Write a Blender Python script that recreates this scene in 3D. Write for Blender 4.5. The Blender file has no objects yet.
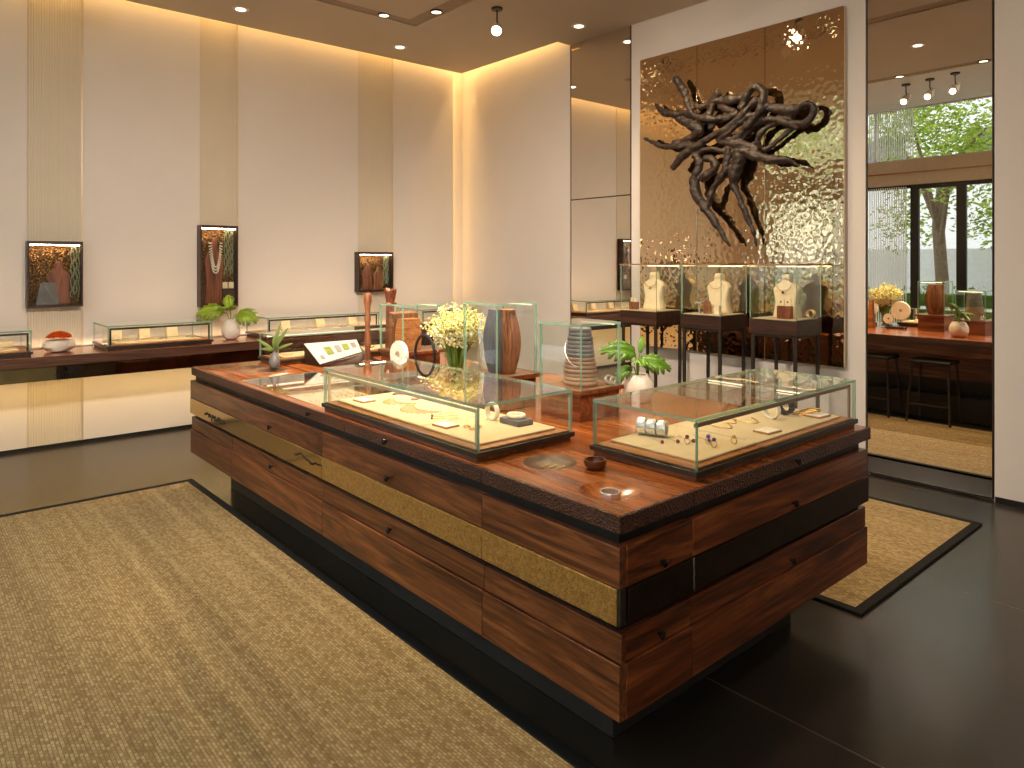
import bpy, bmesh, math, random
from mathutils import Vector, Matrix, noise
random.seed(7)
PI = math.pi
C = bpy.context.scene.collection
SC = bpy.context.scene

# ------------------------------------------------------------------ materials
def lin(c):
    def f(v):
        v = v/255.0
        return v/12.92 if v <= 0.04045 else ((v+0.055)/1.055)**2.4
    return (f(c[0]), f(c[1]), f(c[2]), 1.0)

class NT:
    def __init__(s, name):
        s.m = bpy.data.materials.new(name); s.m.use_nodes = True
        s.t = s.m.node_tree; s.t.nodes.clear()
        s.out = s.n('ShaderNodeOutputMaterial')
    def n(s, t, **kw):
        nd = s.t.nodes.new(t)
        for k, v in kw.items():
            if k.startswith('_'): setattr(nd, k[1:], v)
        return nd
    def l(s, a, b): s.t.links.new(a, b)
    def coords(s, scale=(1,1,1), rot=(0,0,0), rnd=False):
        tc = s.n('ShaderNodeTexCoord'); mp = s.n('ShaderNodeMapping')
        mp.inputs['Scale'].default_value = scale; mp.inputs['Rotation'].default_value = rot
        s.l(tc.outputs['Object'], mp.inputs['Vector'])
        if rnd:
            oi = s.n('ShaderNodeObjectInfo'); mu = s.n('ShaderNodeMath', _operation='MULTIPLY')
            mu.inputs[1].default_value = 37.0
            s.l(oi.outputs['Random'], mu.inputs[0]); s.l(mu.outputs[0], mp.inputs['Location'])
        return mp.outputs[0]
    def noise(s, vec, scale=5, detail=4, rough=.55, dist=0):
        n = s.n('ShaderNodeTexNoise')
        n.inputs['Scale'].default_value = scale; n.inputs['Detail'].default_value = detail
        n.inputs['Roughness'].default_value = rough; n.inputs['Distortion'].default_value = dist
        if vec is not None: s.l(vec, n.inputs['Vector'])
        return n.outputs[0]
    def ramp(s, fac, stops):
        r = s.n('ShaderNodeValToRGB')
        e = r.color_ramp.elements
        while len(e) < len(stops): e.new(.5)
        for i, (p, c) in enumerate(stops):
            e[i].position = p; e[i].color = c if len(c) == 4 else (c[0], c[1], c[2], 1)
        s.l(fac, r.inputs[0]); return r.outputs[0]
    def bump(s, h, strength=.3, dist=.01, prev=None):
        b = s.n('ShaderNodeBump'); b.inputs['Strength'].default_value = strength
        b.inputs['Distance'].default_value = dist; s.l(h, b.inputs['Height'])
        if prev is not None: s.l(prev, b.inputs['Normal'])
        return b.outputs[0]
    def bsdf(s, color=None, rough=.5, metal=0, spec=.5, normal=None, **kw):
        b = s.n('ShaderNodeBsdfPrincipled')
        if color is not None:
            if isinstance(color, tuple): b.inputs['Base Color'].default_value = color
            else: s.l(color, b.inputs['Base Color'])
        if isinstance(rough, (int, float)): b.inputs['Roughness'].default_value = rough
        else: s.l(rough, b.inputs['Roughness'])
        b.inputs['Metallic'].default_value = metal
        b.inputs['Specular IOR Level'].default_value = spec
        if normal is not None: s.l(normal, b.inputs['Normal'])
        for k, v in kw.items(): b.inputs[k.replace('_', ' ')].default_value = v
        s.l(b.outputs[0], s.out.inputs[0]); return b

def plain(name, rgb, rough=.5, metal=0, spec=.5, var=.06, nscale=14, bump=0):
    t = NT(name); v = t.coords()
    c = lin(rgb)
    lo = tuple(x*(1-var) for x in c[:3])+(1,); hi = tuple(min(1, x*(1+var)) for x in c[:3])+(1,)
    nz = t.noise(v, nscale, 3)
    col = t.ramp(nz, [(.3, lo), (.7, hi)])
    nr = t.bump(nz, bump, .004) if bump else None
    t.bsdf(col, rough, metal, spec, nr); return t.m

def emis(name, rgb, strength):
    t = NT(name); e = t.n('ShaderNodeEmission')
    e.inputs[0].default_value = lin(rgb); e.inputs[1].default_value = strength
    t.l(e.outputs[0], t.out.inputs[0]); return t.m

def wood(name, dark, mid, light, axis='x', rough=.32, gscale=1.0, spec=.5, coat=0.0):
    t = NT(name)
    st, ac = .8*gscale, 10*gscale
    sc = {'x': (st, ac, ac), 'y': (ac, st, ac), 'z': (ac, ac, st)}[axis]
    v = t.coords(sc, rnd=True)
    n1 = t.noise(v, .85, 8, .66, 3.2)
    v2 = t.coords(tuple(x*7 if x > 2 else x*2.2 for x in sc), rnd=True)
    n2 = t.noise(v2, 1.5, 3, .6)
    mx = t.n('ShaderNodeMath', _operation='MULTIPLY_ADD')
    mx.inputs[1].default_value = .28; t.l(n2, mx.inputs[0]); 
    sb = t.n('ShaderNodeMath', _operation='SUBTRACT'); sb.inputs[1].default_value = .14
    t.l(n1, sb.inputs[0]); t.l(sb.outputs[0], mx.inputs[2])
    col = t.ramp(mx.outputs[0], [(.34, lin(dark)), (.50, lin(mid)), (.68, lin(light))])
    oi = t.n('ShaderNodeObjectInfo'); hs = t.n('ShaderNodeHueSaturation')
    mr = t.n('ShaderNodeMapRange'); mr.inputs[3].default_value = .86; mr.inputs[4].default_value = 1.14
    t.l(oi.outputs['Random'], mr.inputs[0]); t.l(mr.outputs[0], hs.inputs['Value']); t.l(col, hs.inputs['Color'])
    b = t.bsdf(hs.outputs[0], rough, 0, spec, t.bump(n2, .06, .002))
    if coat: b.inputs['Coat Weight'].default_value = coat; b.inputs['Coat Roughness'].default_value = .12
    return t.m

M = {}
# plaster and shell
def plaster(name, rgb, ribs=None):
    t = NT(name); v = t.coords((1, 1, 1))
    n = t.noise(v, 2.2, 4); n2 = t.noise(v, 60, 2)
    c = lin(rgb)
    col = t.ramp(n, [(.3, tuple(x*.965 for x in c[:3])+(1,)), (.7, c)])
    nr = t.bump(n2, .05, .002)
    if ribs:
        w = t.n('ShaderNodeTexWave', _wave_type='BANDS', _bands_direction='Y')
        w.inputs['Scale'].default_value = ribs; w.inputs['Distortion'].default_value = .3; w.inputs['Detail'].default_value = 1
        t.l(v, w.inputs['Vector']); nr = t.bump(w.outputs['Fac'], .55, .004)
    t.bsdf(col, .75, 0, .25, nr); return t.m
M['plaster'] = plaster('wall_plaster', (226, 216, 204))
M['plaster_back'] = plaster('back_wall_plaster', (216, 206, 195))
M['ribbed'] = plaster('ribbed_wallcover', (218, 204, 180), 16)
M['ceiling'] = plaster('ceiling_paint', (206, 192, 172))
M['daylit_ceiling'] = plaster('daylit_ceiling_tone', (240, 236, 228))  # paler ceiling colour stands in for daylight near the windows
M['trim_metal'] = plain('cream_trim', (225, 205, 170), .35, .3)
M['header'] = plain('header_board', (206, 192, 172), .5)

def floor_mat():
    t = NT('dark_slate_floor'); v = t.coords((1, 1, 1))
    n = t.noise(v, 1.1, 3, .5, .2); n2 = t.noise(v, 13, 5, .6)
    mu = t.n('ShaderNodeMath', _operation='MULTIPLY_ADD'); mu.inputs[1].default_value = .35
    t.l(n2, mu.inputs[0]); t.l(n, mu.inputs[2])
    col = t.ramp(n, [(.2, lin((34, 29, 24))), (.5, lin((46, 39, 31))), (.85, lin((62, 53, 42)))])
    br = t.n('ShaderNodeTexBrick'); br.offset = 0; br.squash = 1
    mp = t.n('ShaderNodeMapping'); mp.inputs['Location'].default_value = (0.42, -0.842, 0)
    tc = t.n('ShaderNodeTexCoord'); t.l(tc.outputs['Object'], mp.inputs[0]); t.l(mp.outputs[0], br.inputs['Vector'])
    br.inputs['Scale'].default_value = 1; br.inputs['Brick Width'].default_value = 3.2; br.inputs['Row Height'].default_value = 1.6
    br.inputs['Mortar Size'].default_value = .004; br.inputs['Mortar Smooth'].default_value = .2
    mix = t.n('ShaderNodeMixRGB'); t.l(br.outputs['Fac'], mix.inputs[0]); t.l(col, mix.inputs[1])
    mix.inputs[2].default_value = lin((88, 72, 52))
    rg = .235
    t.bsdf(mix.outputs[0], rg, 0, .65, None); return t.m
M['floor'] = floor_mat()

def rug_mat():
    t = NT('woven_seagrass'); v = t.coords((1, 1, 1))
    # rows run along x, strands stagger
    br = t.n('ShaderNodeTexBrick'); br.offset = .5
    t.l(t.coords((1, 1, 1)), br.inputs['Vector'])
    br.inputs['Scale'].default_value = 1; br.inputs['Brick Width'].default_value = .021; br.inputs['Row Height'].default_value = .0125
    br.inputs['Mortar Size'].default_value = .0024; br.inputs['Mortar Smooth'].default_value = .8
    br.inputs['Color1'].default_value = (.1,)*3+(1,); br.inputs['Color2'].default_value = (.9,)*3+(1,)
    br.inputs['Mortar'].default_value = (0, 0, 0, 1)
    st = t.noise(t.coords((.22, 13, 1)), 1.3, 5, .7)
    bl = t.noise(v, .9, 3)
    sp = t.noise(v, 130, 3, .7)
    a = t.n('ShaderNodeMath', _operation='MULTIPLY_ADD'); a.inputs[1].default_value = .30
    st2 = t.n('ShaderNodeMath', _operation='MULTIPLY_ADD'); st2.inputs[1].default_value = .45; st2.inputs[2].default_value = .27; t.l(st, st2.inputs[0])
    t.l(br.outputs['Color'], a.inputs[0]); t.l(st2.outputs[0], a.inputs[2])
    b = t.n('ShaderNodeMath', _operation='MULTIPLY_ADD'); b.inputs[1].default_value = .35
    t.l(sp, b.inputs[0]); t.l(a.outputs[0], b.inputs[2])
    col = t.ramp(b.outputs[0], [(.50, lin((100, 79, 47))), (.74, lin((148, 124, 83))), (1.0, lin((194, 171, 126)))])
    hgt = t.n('ShaderNodeMath', _operation='SUBTRACT'); hgt.inputs[0].default_value = 1
    t.l(br.outputs['Fac'], hgt.inputs[1])
    nr = t.bump(hgt.outputs[0], .55, .006); nr = t.bump(sp, .3, .003, nr)
    t.bsdf(col, .8, 0, .2, nr); return t.m
M['rug'] = rug_mat()
M['binding'] = plain('black_binding', (26, 25, 24), .85, 0, .2, .2, 60, .2)

# furniture
M['wood_x'] = wood('walnut_long', (46, 22, 11), (102, 53, 27), (148, 88, 47), 'x', .30)
M['wood_y'] = wood('walnut_end', (54, 23, 10), (114, 54, 23), (162, 90, 42), 'y', .28)
M['wood_top'] = wood('walnut_top', (92, 44, 17), (152, 80, 32), (190, 114, 52), 'x', .24, .8, .5, .35)
M['wood_block'] = wood('block_wood', (70, 34, 16), (112, 58, 28), (146, 84, 44), 'x', .3)
M['wood_deck'] = wood('deck_wood', (128, 76, 36), (172, 112, 60), (196, 136, 80), 'x', .4)
M['wood_dark'] = wood('dark_wood', (30, 16, 10), (52, 28, 17), (74, 42, 26), 'x', .4)
M['dish_dark'] = wood('dish_wood', (50, 30, 18), (84, 56, 34), (112, 82, 52), 'x', .5)
M['wood_edge'] = wood('edge_wood', (54, 30, 19), (84, 50, 33), (110, 70, 48), 'y', .4)
M['wood_bust'] = wood('bust_wood', (86, 50, 28), (130, 80, 48), (166, 108, 68), 'z', .45)
M['wood_red'] = wood('red_bust_wood', (70, 34, 19), (116, 60, 34), (152, 86, 52), 'z', .4)
M['drift'] = wood('driftwood', (12, 7, 3), (33, 20, 11), (68, 44, 25), 'x', .6, 2.2)
M['black'] = plain('black_lacquer', (20, 17, 15), .45, 0, .4, .2)
M['plinth'] = plain('plinth_black', (44, 40, 36), .5, 0, .4, .15)
M['gunmetal'] = plain('gunmetal', (72, 64, 54), .4, .7, .5, .15)
M['leg_metal'] = plain('blackened_leg', (56, 46, 38), .45, .5, .5, .15)
M['rail'] = plain('bronze_rail', (156, 118, 84), .4, .4, .5)
M['knob'] = plain('knob_metal', (58, 50, 44), .3, .8)
M['chrome'] = plain('polished_steel', (200, 198, 192), .12, 1)
M['silver'] = plain('silver', (232, 228, 220), .25, .75)
M['gold'] = plain('gold_metal', (214, 172, 98), .35, .75)
M['dark_bronze'] = plain('dark_bronze', (58, 42, 25), .28, .75, .5, .25, 9)
M['white_paint'] = plain('white_fitting', (226, 218, 204), .4)

def carved():
    t = NT('carved_edge'); v = t.coords((1, 1, 1))
    vo = t.n('ShaderNodeTexVoronoi'); vo.inputs['Scale'].default_value = 120; t.l(v, vo.inputs['Vector'])
    n = t.noise(v, 5, 4)
    col = t.ramp(n, [(.3, lin((58, 28, 17))), (.7, lin((90, 48, 29)))])
    t.bsdf(col, .38, 0, .4, t.bump(vo.outputs['Distance'], .8, .008)); return t.m
M['carved'] = carved()

def brass(name, c1, c2, scale, strength, rough, patina=None):
    t = NT(name); v = t.coords((1, 1, 1), rnd=True)
    vo = t.n('ShaderNodeTexVoronoi'); vo.inputs['Scale'].default_value = scale; t.l(v, vo.inputs['Vector'])
    n = t.noise(v, scale*.5, 4, .7, .8); n2 = t.noise(v, 3, 4)
    a = t.n('ShaderNodeMath', _operation='MULTIPLY'); t.l(vo.outputs['Distance'], a.inputs[0]); t.l(n, a.inputs[1])
    col = t.ramp(n, [(.35, lin(c1)), (.66, lin(c2))])
    t.bsdf(col, rough, .85, .5, t.bump(a.outputs[0], strength, .01)); return t.m
M['brass_hammered'] = brass('hammered_brass', (160, 120, 60), (206, 166, 98), 150, .35, .5)
M['brass_smooth'] = brass('polished_brass', (176, 142, 84), (200, 168, 108), 6, .002, .10)
M['patina'] = brass('patinated_copper', (60, 30, 16), (104, 52, 28), 7, .06, .2)
M['patina_green'] = brass('verdigris_metal', (120, 114, 84), (160, 148, 106), 6, .05, .22)

def bronze_mirror():
    t = NT('hammered_bronze_mirror'); v = t.coords((1, 1, 1), rnd=False)
    wv = t.noise(v, 6, 2, .5)
    vo = t.n('ShaderNodeTexVoronoi', _feature='SMOOTH_F1'); vo.inputs['Scale'].default_value = 24
    t.l(v, vo.inputs['Vector'])
    n = t.noise(v, 38, 3, .5)
    nr = t.bump(vo.outputs['Distance'], .16, .012); nr = t.bump(n, .06, .005, nr)
    b = t.bsdf(lin((226, 200, 164)), .05, 1, .5, nr); return t.m
M['bronze_mirror'] = bronze_mirror()
def mosaic():
    t = NT('gold_leaf_backing'); v = t.coords((1, 1, 1))
    vo = t.n('ShaderNodeTexVoronoi'); vo.inputs['Scale'].default_value = 62; t.l(v, vo.inputs['Vector'])
    col = t.ramp(vo.outputs['Distance'], [(.1, lin((170, 124, 62))), (.6, lin((84, 60, 34)))])
    t.bsdf(col, .28, .8, .5, t.bump(vo.outputs['Distance'], .8, .01)); return t.m
M['mosaic'] = mosaic()
def mirror():
    t = NT('silver_mirror'); g = t.n('ShaderNodeBsdfGlossy'); g.inputs['Roughness'].default_value = 0
    g.inputs['Color'].default_value = (.86, .82, .76, 1); t.l(g.outputs[0], t.out.inputs[0]); return t.m
M['mirror'] = mirror()

def glass(name, tint, k=1.35):
    t = NT(name)
    tr = t.n('ShaderNodeBsdfTransparent'); tr.inputs[0].default_value = tint
    gl = t.n('ShaderNodeBsdfGlossy'); gl.inputs['Roughness'].default_value = 0.0; gl.inputs['Color'].default_value = (1, 1, 1, 1)
    lw = t.n('ShaderNodeLayerWeight'); lw.inputs['Blend'].default_value = .5
    p = t.n('ShaderNodeMath', _operation='POWER'); p.inputs[1].default_value = 5; t.l(lw.outputs['Facing'], p.inputs[0])
    a = t.n('ShaderNodeMath', _operation='MULTIPLY_ADD'); a.inputs[1].default_value = .95*k; a.inputs[2].default_value = .043*k
    t.l(p.outputs[0], a.inputs[0])
    geo = t.n('ShaderNodeNewGeometry'); s = t.n('ShaderNodeMath', _operation='SUBTRACT'); s.inputs[0].default_value = 1
    t.l(geo.outputs['Backfacing'], s.inputs[1])
    f = t.n('ShaderNodeMath', _operation='MULTIPLY', _use_clamp=True); t.l(a.outputs[0], f.inputs[0]); t.l(s.outputs[0], f.inputs[1])
    mx = t.n('ShaderNodeMixShader'); t.l(f.outputs[0], mx.inputs[0]); t.l(tr.outputs[0], mx.inputs[1]); t.l(gl.outputs[0], mx.inputs[2])
    t.l(mx.outputs[0], t.out.inputs[0]); return t.m
M['glass'] = glass('case_glass', (.975, .985, .975, 1))
M['window_glass'] = glass('window_glass', (.97, .98, .97, 1), 1.0)
def glass_edge():
    t = NT('green_glass_edge')
    b = t.n('ShaderNodeBsdfPrincipled'); b.inputs['Base Color'].default_value = lin((160, 192, 168)); b.inputs['Roughness'].default_value = .12
    tr = t.n('ShaderNodeBsdfTransparent'); tr.inputs[0].default_value = lin((196, 226, 206))
    mx = t.n('ShaderNodeMixShader'); mx.inputs[0].default_value = .55
    t.l(tr.outputs[0], mx.inputs[1]); t.l(b.outputs[0], mx.inputs[2]); t.l(mx.outputs[0], t.out.inputs[0]); return t.m
M['glass_edge'] = glass_edge()

M['pad'] = plain('cream_pad', (212, 192, 152), .8, 0, .2, .03)
M['linen'] = plain('linen_bust', (238, 218, 176), .8, 0, .2, .05, 40)
M['card'] = plain('card_white', (248, 240, 222), .6)
M['card_edge'] = plain('card_edge', (168, 120, 74), .5)
M['ceramic'] = plain('white_ceramic', (226, 216, 200), .55, 0, .4, .10, 9, .15)
M['ceramic_grey'] = plain('grey_ceramic', (122, 116, 112), .35, 0, .5, .2, 10)
M['stone_grey'] = plain('blue_grey_stone', (108, 104, 106), .6, 0, .4, .15)
M['stone_dark'] = plain('dark_slate_stone', (74, 68, 68), .55, 0, .4, .2)
M['stone_brown'] = plain('brown_grey_stone', (150, 120, 98), .6, 0, .4, .2)
M['ivory'] = plain('ivory_bead', (240, 230, 206), .35, 0, .5)
M['black_bead'] = plain('black_bead', (28, 24, 23), .25)
M['ruby'] = plain('garnet', (120, 26, 40), .15)
M['violet'] = plain('violet_stone', (92, 70, 150), .15)
M['leaf'] = plain('leaf_green', (82, 122, 24), .38, 0, .5, .3, 10)
M['leaf_light'] = plain('leaf_yellow_green', (132, 160, 36), .4, 0, .5, .3, 10)
M['leaf_grey'] = plain('leaf_olive', (112, 130, 60), .5, 0, .4, .2, 12)
M['stem'] = plain('stem_green', (110, 140, 50), .5)
M['blossom'] = plain('pale_blossom', (232, 224, 150), .7, 0, .2, .2, 30)
M['blossom_white'] = plain('white_blossom', (246, 242, 216), .7, 0, .2, .1, 30)
M['coral'] = plain('orange_petal', (240, 112, 30), .6, 0, .3, .2, 30)
M['green_bead'] = plain('green_bead', (150, 164, 128), .25, 0, .5, .4, 60)
M['led'] = emis('warm_led', (255, 226, 180), 1.9)
M['led_case'] = emis('case_led', (255, 222, 190), 18.0)
M['lamp_on'] = emis('lamp_face', (255, 240, 214), 22.0)
M['lamp_dim'] = emis('lamp_recess', (255, 232, 196), 2.2)
M['page'] = plain('page_white', (196, 191, 180), .6)
M['photo_green'] = plain('page_green_photo', (120, 128, 44), .6, 0, .3, .3, 40)
M['photo_grey'] = plain('page_grey_photo', (130, 126, 122), .6, 0, .3, .2, 40)
M['slot'] = plain('slot_grey', (168, 148, 126), .7)
M['frame_black'] = plain('door_frame_black', (24, 21, 19), .4, .3)
M['pavement'] = plain('pavement', (170, 168, 162), .9)
M['ext_white'] = plain('white_render', (214, 214, 214), .9)

M['bark'] = plain('bark', (110, 94, 74), .9, 0, .2, .3, 20, .3)
def foliage(name, a, b):
    t = NT(name); v = t.coords()
    n = t.noise(v, 3, 4)
    col = t.ramp(n, [(.35, lin(a)), (.65, lin(b))])
    d = t.n('ShaderNodeBsdfDiffuse'); tl = t.n('ShaderNodeBsdfTranslucent'); mx = t.n('ShaderNodeMixShader'); mx.inputs[0].default_value = .45
    t.l(col, d.inputs[0]); t.l(col, tl.inputs[0]); t.l(d.outputs[0], mx.inputs[1]); t.l(tl.outputs[0], mx.inputs[2])
    t.l(mx.outputs[0], t.out.inputs[0]); return t.m
M['sheer'] = foliage('sheer_white', (236, 238, 234), (246, 247, 244))
M['foliage'] = foliage('tree_foliage', (104, 134, 44), (190, 204, 100))
M['hedge'] = foliage('hedge_foliage', (80, 116, 44), (130, 162, 74))

# ------------------------------------------------------------------ mesh builder
class MB:
    def __init__(s): s.v = []; s.f = []; s.mi = []
    def add(s, vs, fs, mi=0):
        o = len(s.v); s.v += [tuple(p) for p in vs]
        for f in fs: s.f.append(tuple(i+o for i in f)); s.mi.append(mi)
        return s
    def box(s, x0, x1, y0, y1, z0, z1, mi=0, thin=None, edge=1):
        vs = [(x0,y0,z0),(x1,y0,z0),(x1,y1,z0),(x0,y1,z0),(x0,y0,z1),(x1,y0,z1),(x1,y1,z1),(x0,y1,z1)]
        fs = [('z',(0,3,2,1)),('z',(4,5,6,7)),('y',(0,1,5,4)),('x',(1,2,6,5)),('y',(2,3,7,6)),('x',(3,0,4,7))]
        o = len(s.v); s.v += vs
        for a, f in fs:
            s.f.append(tuple(i+o for i in f)); s.mi.append(mi if (thin is None or a == thin) else edge)
        return s
    def tube(s, pts, rad, n=8, closed=False, mi=0, cap=True):
        P = [Vector(p) for p in pts]; m = len(P)
        R = rad if isinstance(rad, (list, tuple)) else [rad]*m
        up = None; vs = []
        for i in range(m):
            if closed: d = P[(i+1) % m]-P[i-1]
            else: d = P[min(i+1, m-1)]-P[max(i-1, 0)]
            if d.length < 1e-9: d = Vector((0, 0, 1))
            d.normalize()
            if up is None:
                up = Vector((0, 0, 1)) if abs(d.z) < .9 else Vector((1, 0, 0))
            a = d.cross(up)
            if a.length < 1e-6: a = d.cross(Vector((.3, 1, .2)))
            a.normalize(); up = a.cross(d).normalized(); b = up
            for k in range(n):
                t = 2*PI*k/n
                vs.append(P[i]+(a*math.cos(t)+b*math.sin(t))*R[i])
        fs = []
        for i in range(m if closed else m-1):
            j = (i+1) % m
            for k in range(n):
                fs.append((i*n+k, i*n+(k+1) % n, j*n+(k+1) % n, j*n+k))
        if not closed and cap:
            fs.append(tuple(range(n))[::-1]); fs.append(tuple((m-1)*n+k for k in range(n)))
        return s.add(vs, fs, mi)
    def lathe(s, prof, c=(0,0,0), n=24, mi=0, sx=1, sy=1, cap=True):
        vs = []; 
        for r, z in prof:
            for k in range(n):
                t = 2*PI*k/n; vs.append((c[0]+r*sx*math.cos(t), c[1]+r*sy*math.sin(t), c[2]+z))
        fs = []
        for i in range(len(prof)-1):
            for k in range(n): fs.append((i*n+k, i*n+(k+1) % n, (i+1)*n+(k+1) % n, (i+1)*n+k))
        if cap and prof[0][0] > 1e-6: fs.append(tuple(range(n))[::-1])
        if cap and prof[-1][0] > 1e-6: fs.append(tuple((len(prof)-1)*n+k for k in range(n)))
        return s.add(vs, fs, mi)
    def ball(s, c, r, n=8, mi=0, sz=1):
        m = max(4, n//2); prof = [(r*math.sin(PI*i/m), -r*sz*math.cos(PI*i/m)) for i in range(m+1)]
        prof[0] = (1e-5, prof[0][1]); prof[-1] = (1e-5, prof[-1][1])
        return s.lathe(prof, c, n, mi)
    def torus(s, c, R, r, axis='z', n=24, m=8, mi=0, flat=1):
        pts = []
        for k in range(n):
            t = 2*PI*k/n; a, b = R*math.cos(t), R*math.sin(t)
            pts.append({'z': (c[0]+a, c[1]+b, c[2]), 'y': (c[0]+a, c[1], c[2]+b), 'x': (c[0], c[1]+a, c[2]+b)}[axis])
        return s.tube(pts, r, m, True, mi)
    def prism(s, poly, z0, z1, mi=0, top=None):
        n = len(poly); top = top or poly
        vs = [(x, y, z0) for x, y in poly]+[(x, y, z1) for x, y in top]
        fs = [tuple(range(n))[::-1], tuple(range(n, 2*n))]+[(i, (i+1) % n, n+(i+1) % n, n+i) for i in range(n)]
        return s.add(vs, fs, mi)
    def poly_y(s, poly, y0, y1, mi=0):       # polygon in xz, extruded along y
        n = len(poly)
        vs = [(x, y0, z) for x, z in poly]+[(x, y1, z) for x, z in poly]
        fs = [tuple(range(n)), tuple(range(n, 2*n))[::-1]]+[(i, n+i, n+(i+1) % n, (i+1) % n) for i in range(n)]
        return s.add(vs, fs, mi)
    def xf(s, mat, start=0):
        s.v[start:] = [tuple(mat @ Vector(p)) for p in s.v[start:]]; return s
    def mesh(s, name, mats, off=(0,0,0), sharp=40):
        me = bpy.data.meshes.new(name)
        me.from_pydata([(p[0]-off[0], p[1]-off[1], p[2]-off[2]) for p in s.v], [], s.f)
        for m in mats: me.materials.append(m)
        me.polygons.foreach_set('material_index', s.mi)
        bm = bmesh.new(); bm.from_mesh(me); bmesh.ops.recalc_face_normals(bm, faces=bm.faces); bm.to_mesh(me); bm.free()
        me.polygons.foreach_set('use_smooth', [True]*len(me.polygons))
        me.set_sharp_from_angle(angle=math.radians(sharp)); me.update()
        return me
    def center_base(s):
        xs = [p[0] for p in s.v]; ys = [p[1] for p in s.v]; zs = [p[2] for p in s.v]
        return ((min(xs)+max(xs))/2, (min(ys)+max(ys))/2, min(zs))

def mats_of(m):
    if isinstance(m, str): m = [m]
    return [M[k] for k in m]
def bevel(o, w, seg=2):
    b = o.modifiers.new('bevel', 'BEVEL'); b.width = w; b.segments = seg; b.limit_method = 'ANGLE'; b.angle_limit = math.radians(50)
    return o

class Thing:
    def __init__(s, name, label, cat, loc, group=None):
        s.loc = loc; o = bpy.data.objects.new(name, None); C.objects.link(o); o.empty_display_size = .1
        o.location = loc; o['label'] = label; o['category'] = cat
        if group: o['group'] = group
        s.o = o
    def part(s, name, mb, m, bev=0, parent=None, label=None, sharp=40, stuff=False, seg=2):
        o = bpy.data.objects.new(name, mb.mesh(name, mats_of(m), s.loc, sharp)); C.objects.link(o)
        o.parent = parent or s.o
        if bev: bevel(o, bev, seg)
        if label: o['label'] = label
        if stuff: o['kind'] = 'stuff'
        return o
def solo(name, label, cat, mb, m, group=None, bev=0, sharp=40, seg=2):
    off = mb.center_base()
    o = bpy.data.objects.new(name, mb.mesh(name, mats_of(m), off, sharp)); C.objects.link(o); o.location = off
    o['label'] = label; o['category'] = cat
    if group: o['group'] = group
    if bev: bevel(o, bev, seg)
    return o
def struct(name, mb, m, bev=0, parent=None, sharp=40):
    o = bpy.data.objects.new(name, mb.mesh(name, mats_of(m), (0,0,0), sharp)); C.objects.link(o)
    if parent: o.parent = parent
    o['kind'] = 'structure'
    if bev: bevel(o, bev)
    return o

# ------------------------------------------------------------------ key dimensions
XL, YB, YF, XR, ZC = -7.47, 5.72, -0.60, 2.2, 4.075
TOP = .876

# ------------------------------------------------------------------ room shell
struct('floor', MB().box(XL-.3, XR+.1, YF-.1, YB+.4, -.1, 0), 'floor')
w = MB(); w.box(XL-.18, XL-.015, YF, 5.50, 0, 4.45).box(XL-.28, XL-.09, 5.50, YB+.2, 0, 4.45)
struct('wall_left', w, 'plaster')
w = MB()
for a, b in ((YF, .898), (1.323, 2.347), (2.727, 4.122), (4.596, 5.50)):
    w.box(XL-.015, XL, a, b, .03, 4.4)
struct('wall_left_panels', w, 'plaster', .002)
for i, (a, b) in enumerate(((.898, 1.323), (2.347, 2.727), (4.122, 4.596))):
    struct('trim_%d' % (i+1), MB().box(XL-.015, XL-.009, a+.003, b-.012, .03, 4.4), 'ribbed')
    struct('trim_%d' % (i+4), MB().box(XL-.015, XL+.004, b-.012, b-.004, .03, 4.4), 'trim_metal')
struct('baseboard_left', MB().box(XL-.015, XL+.006, YF, YB-.05, 0, .03), 'black')
# back wall, with two openings where the mirrors sit
w = MB()
w.box(XL-.1, -5.575, YB, YB+.2, 0.0, 4.45)
w.box(-5.575, -4.700, YB+.035, YB+.2, 0, 4.45); w.box(-5.575, -4.700, YB, YB+.035, 4.10, 4.45)
w.box(-4.700, -2.375, YB, YB+.2, 0, 4.45)
w.box(-2.375, -1.515, YB+.035, YB+.2, 0, 4.45); w.box(-2.375, -1.515, YB, YB+.035, 4.10, 4.45)
w.box(-1.515, XR+.1, YB, YB+.2, 0, 4.45)
struct('wall_back', w, 'plaster_back')
w = MB(); w.box(-7.3, -5.58, YB-.008, YB, 0, .04); w.box(-4.695, -2.38, YB-.008, YB, 0, .04); w.box(-1.51, XR, YB-.008, YB, 0, .04)
struct('baseboard_back', w, 'black')
struct('wall_right', MB().box(XR, XR+.1, YF-.1, YB, 0, 4.45), 'plaster_back')
# ceiling with a slot ring and a cove along left and back walls
Z1 = ZC+.012
w = MB()
xo, xi, y4o, y4i, y1o, y1i = -6.185, -6.045, 4.085, 3.907, 1.40, 1.57
XS = .8
CE = XL+.125; BE = YB-.18
w.box(CE, xo, y1o, BE, ZC, Z1)
w.box(xo, XR, y4o, BE, ZC, Z1)
w.box(xi, XS, y1i, y4i, ZC, Z1)
w.box(XS+.14, XR, y1o, y4o, ZC, Z1)
w.box(-5.59, XR, BE, YB, ZC, Z1)
w.box(XL-.1, XR+.1, YF-.1, YB+.2, 4.40, 4.5)
struct('ceiling', w, 'ceiling')
struct('ceiling_entrance', MB().box(CE, XR, YF, y1o, ZC, Z1), 'daylit_ceiling')  # ceiling strip by the windows, daylight put into its colour
w = MB()
w.box(xo-.01, XS+.15, y1o-.01, y4o+.01, Z1, Z1+.02)
struct('ceiling_slot', w, 'slot')

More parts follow.
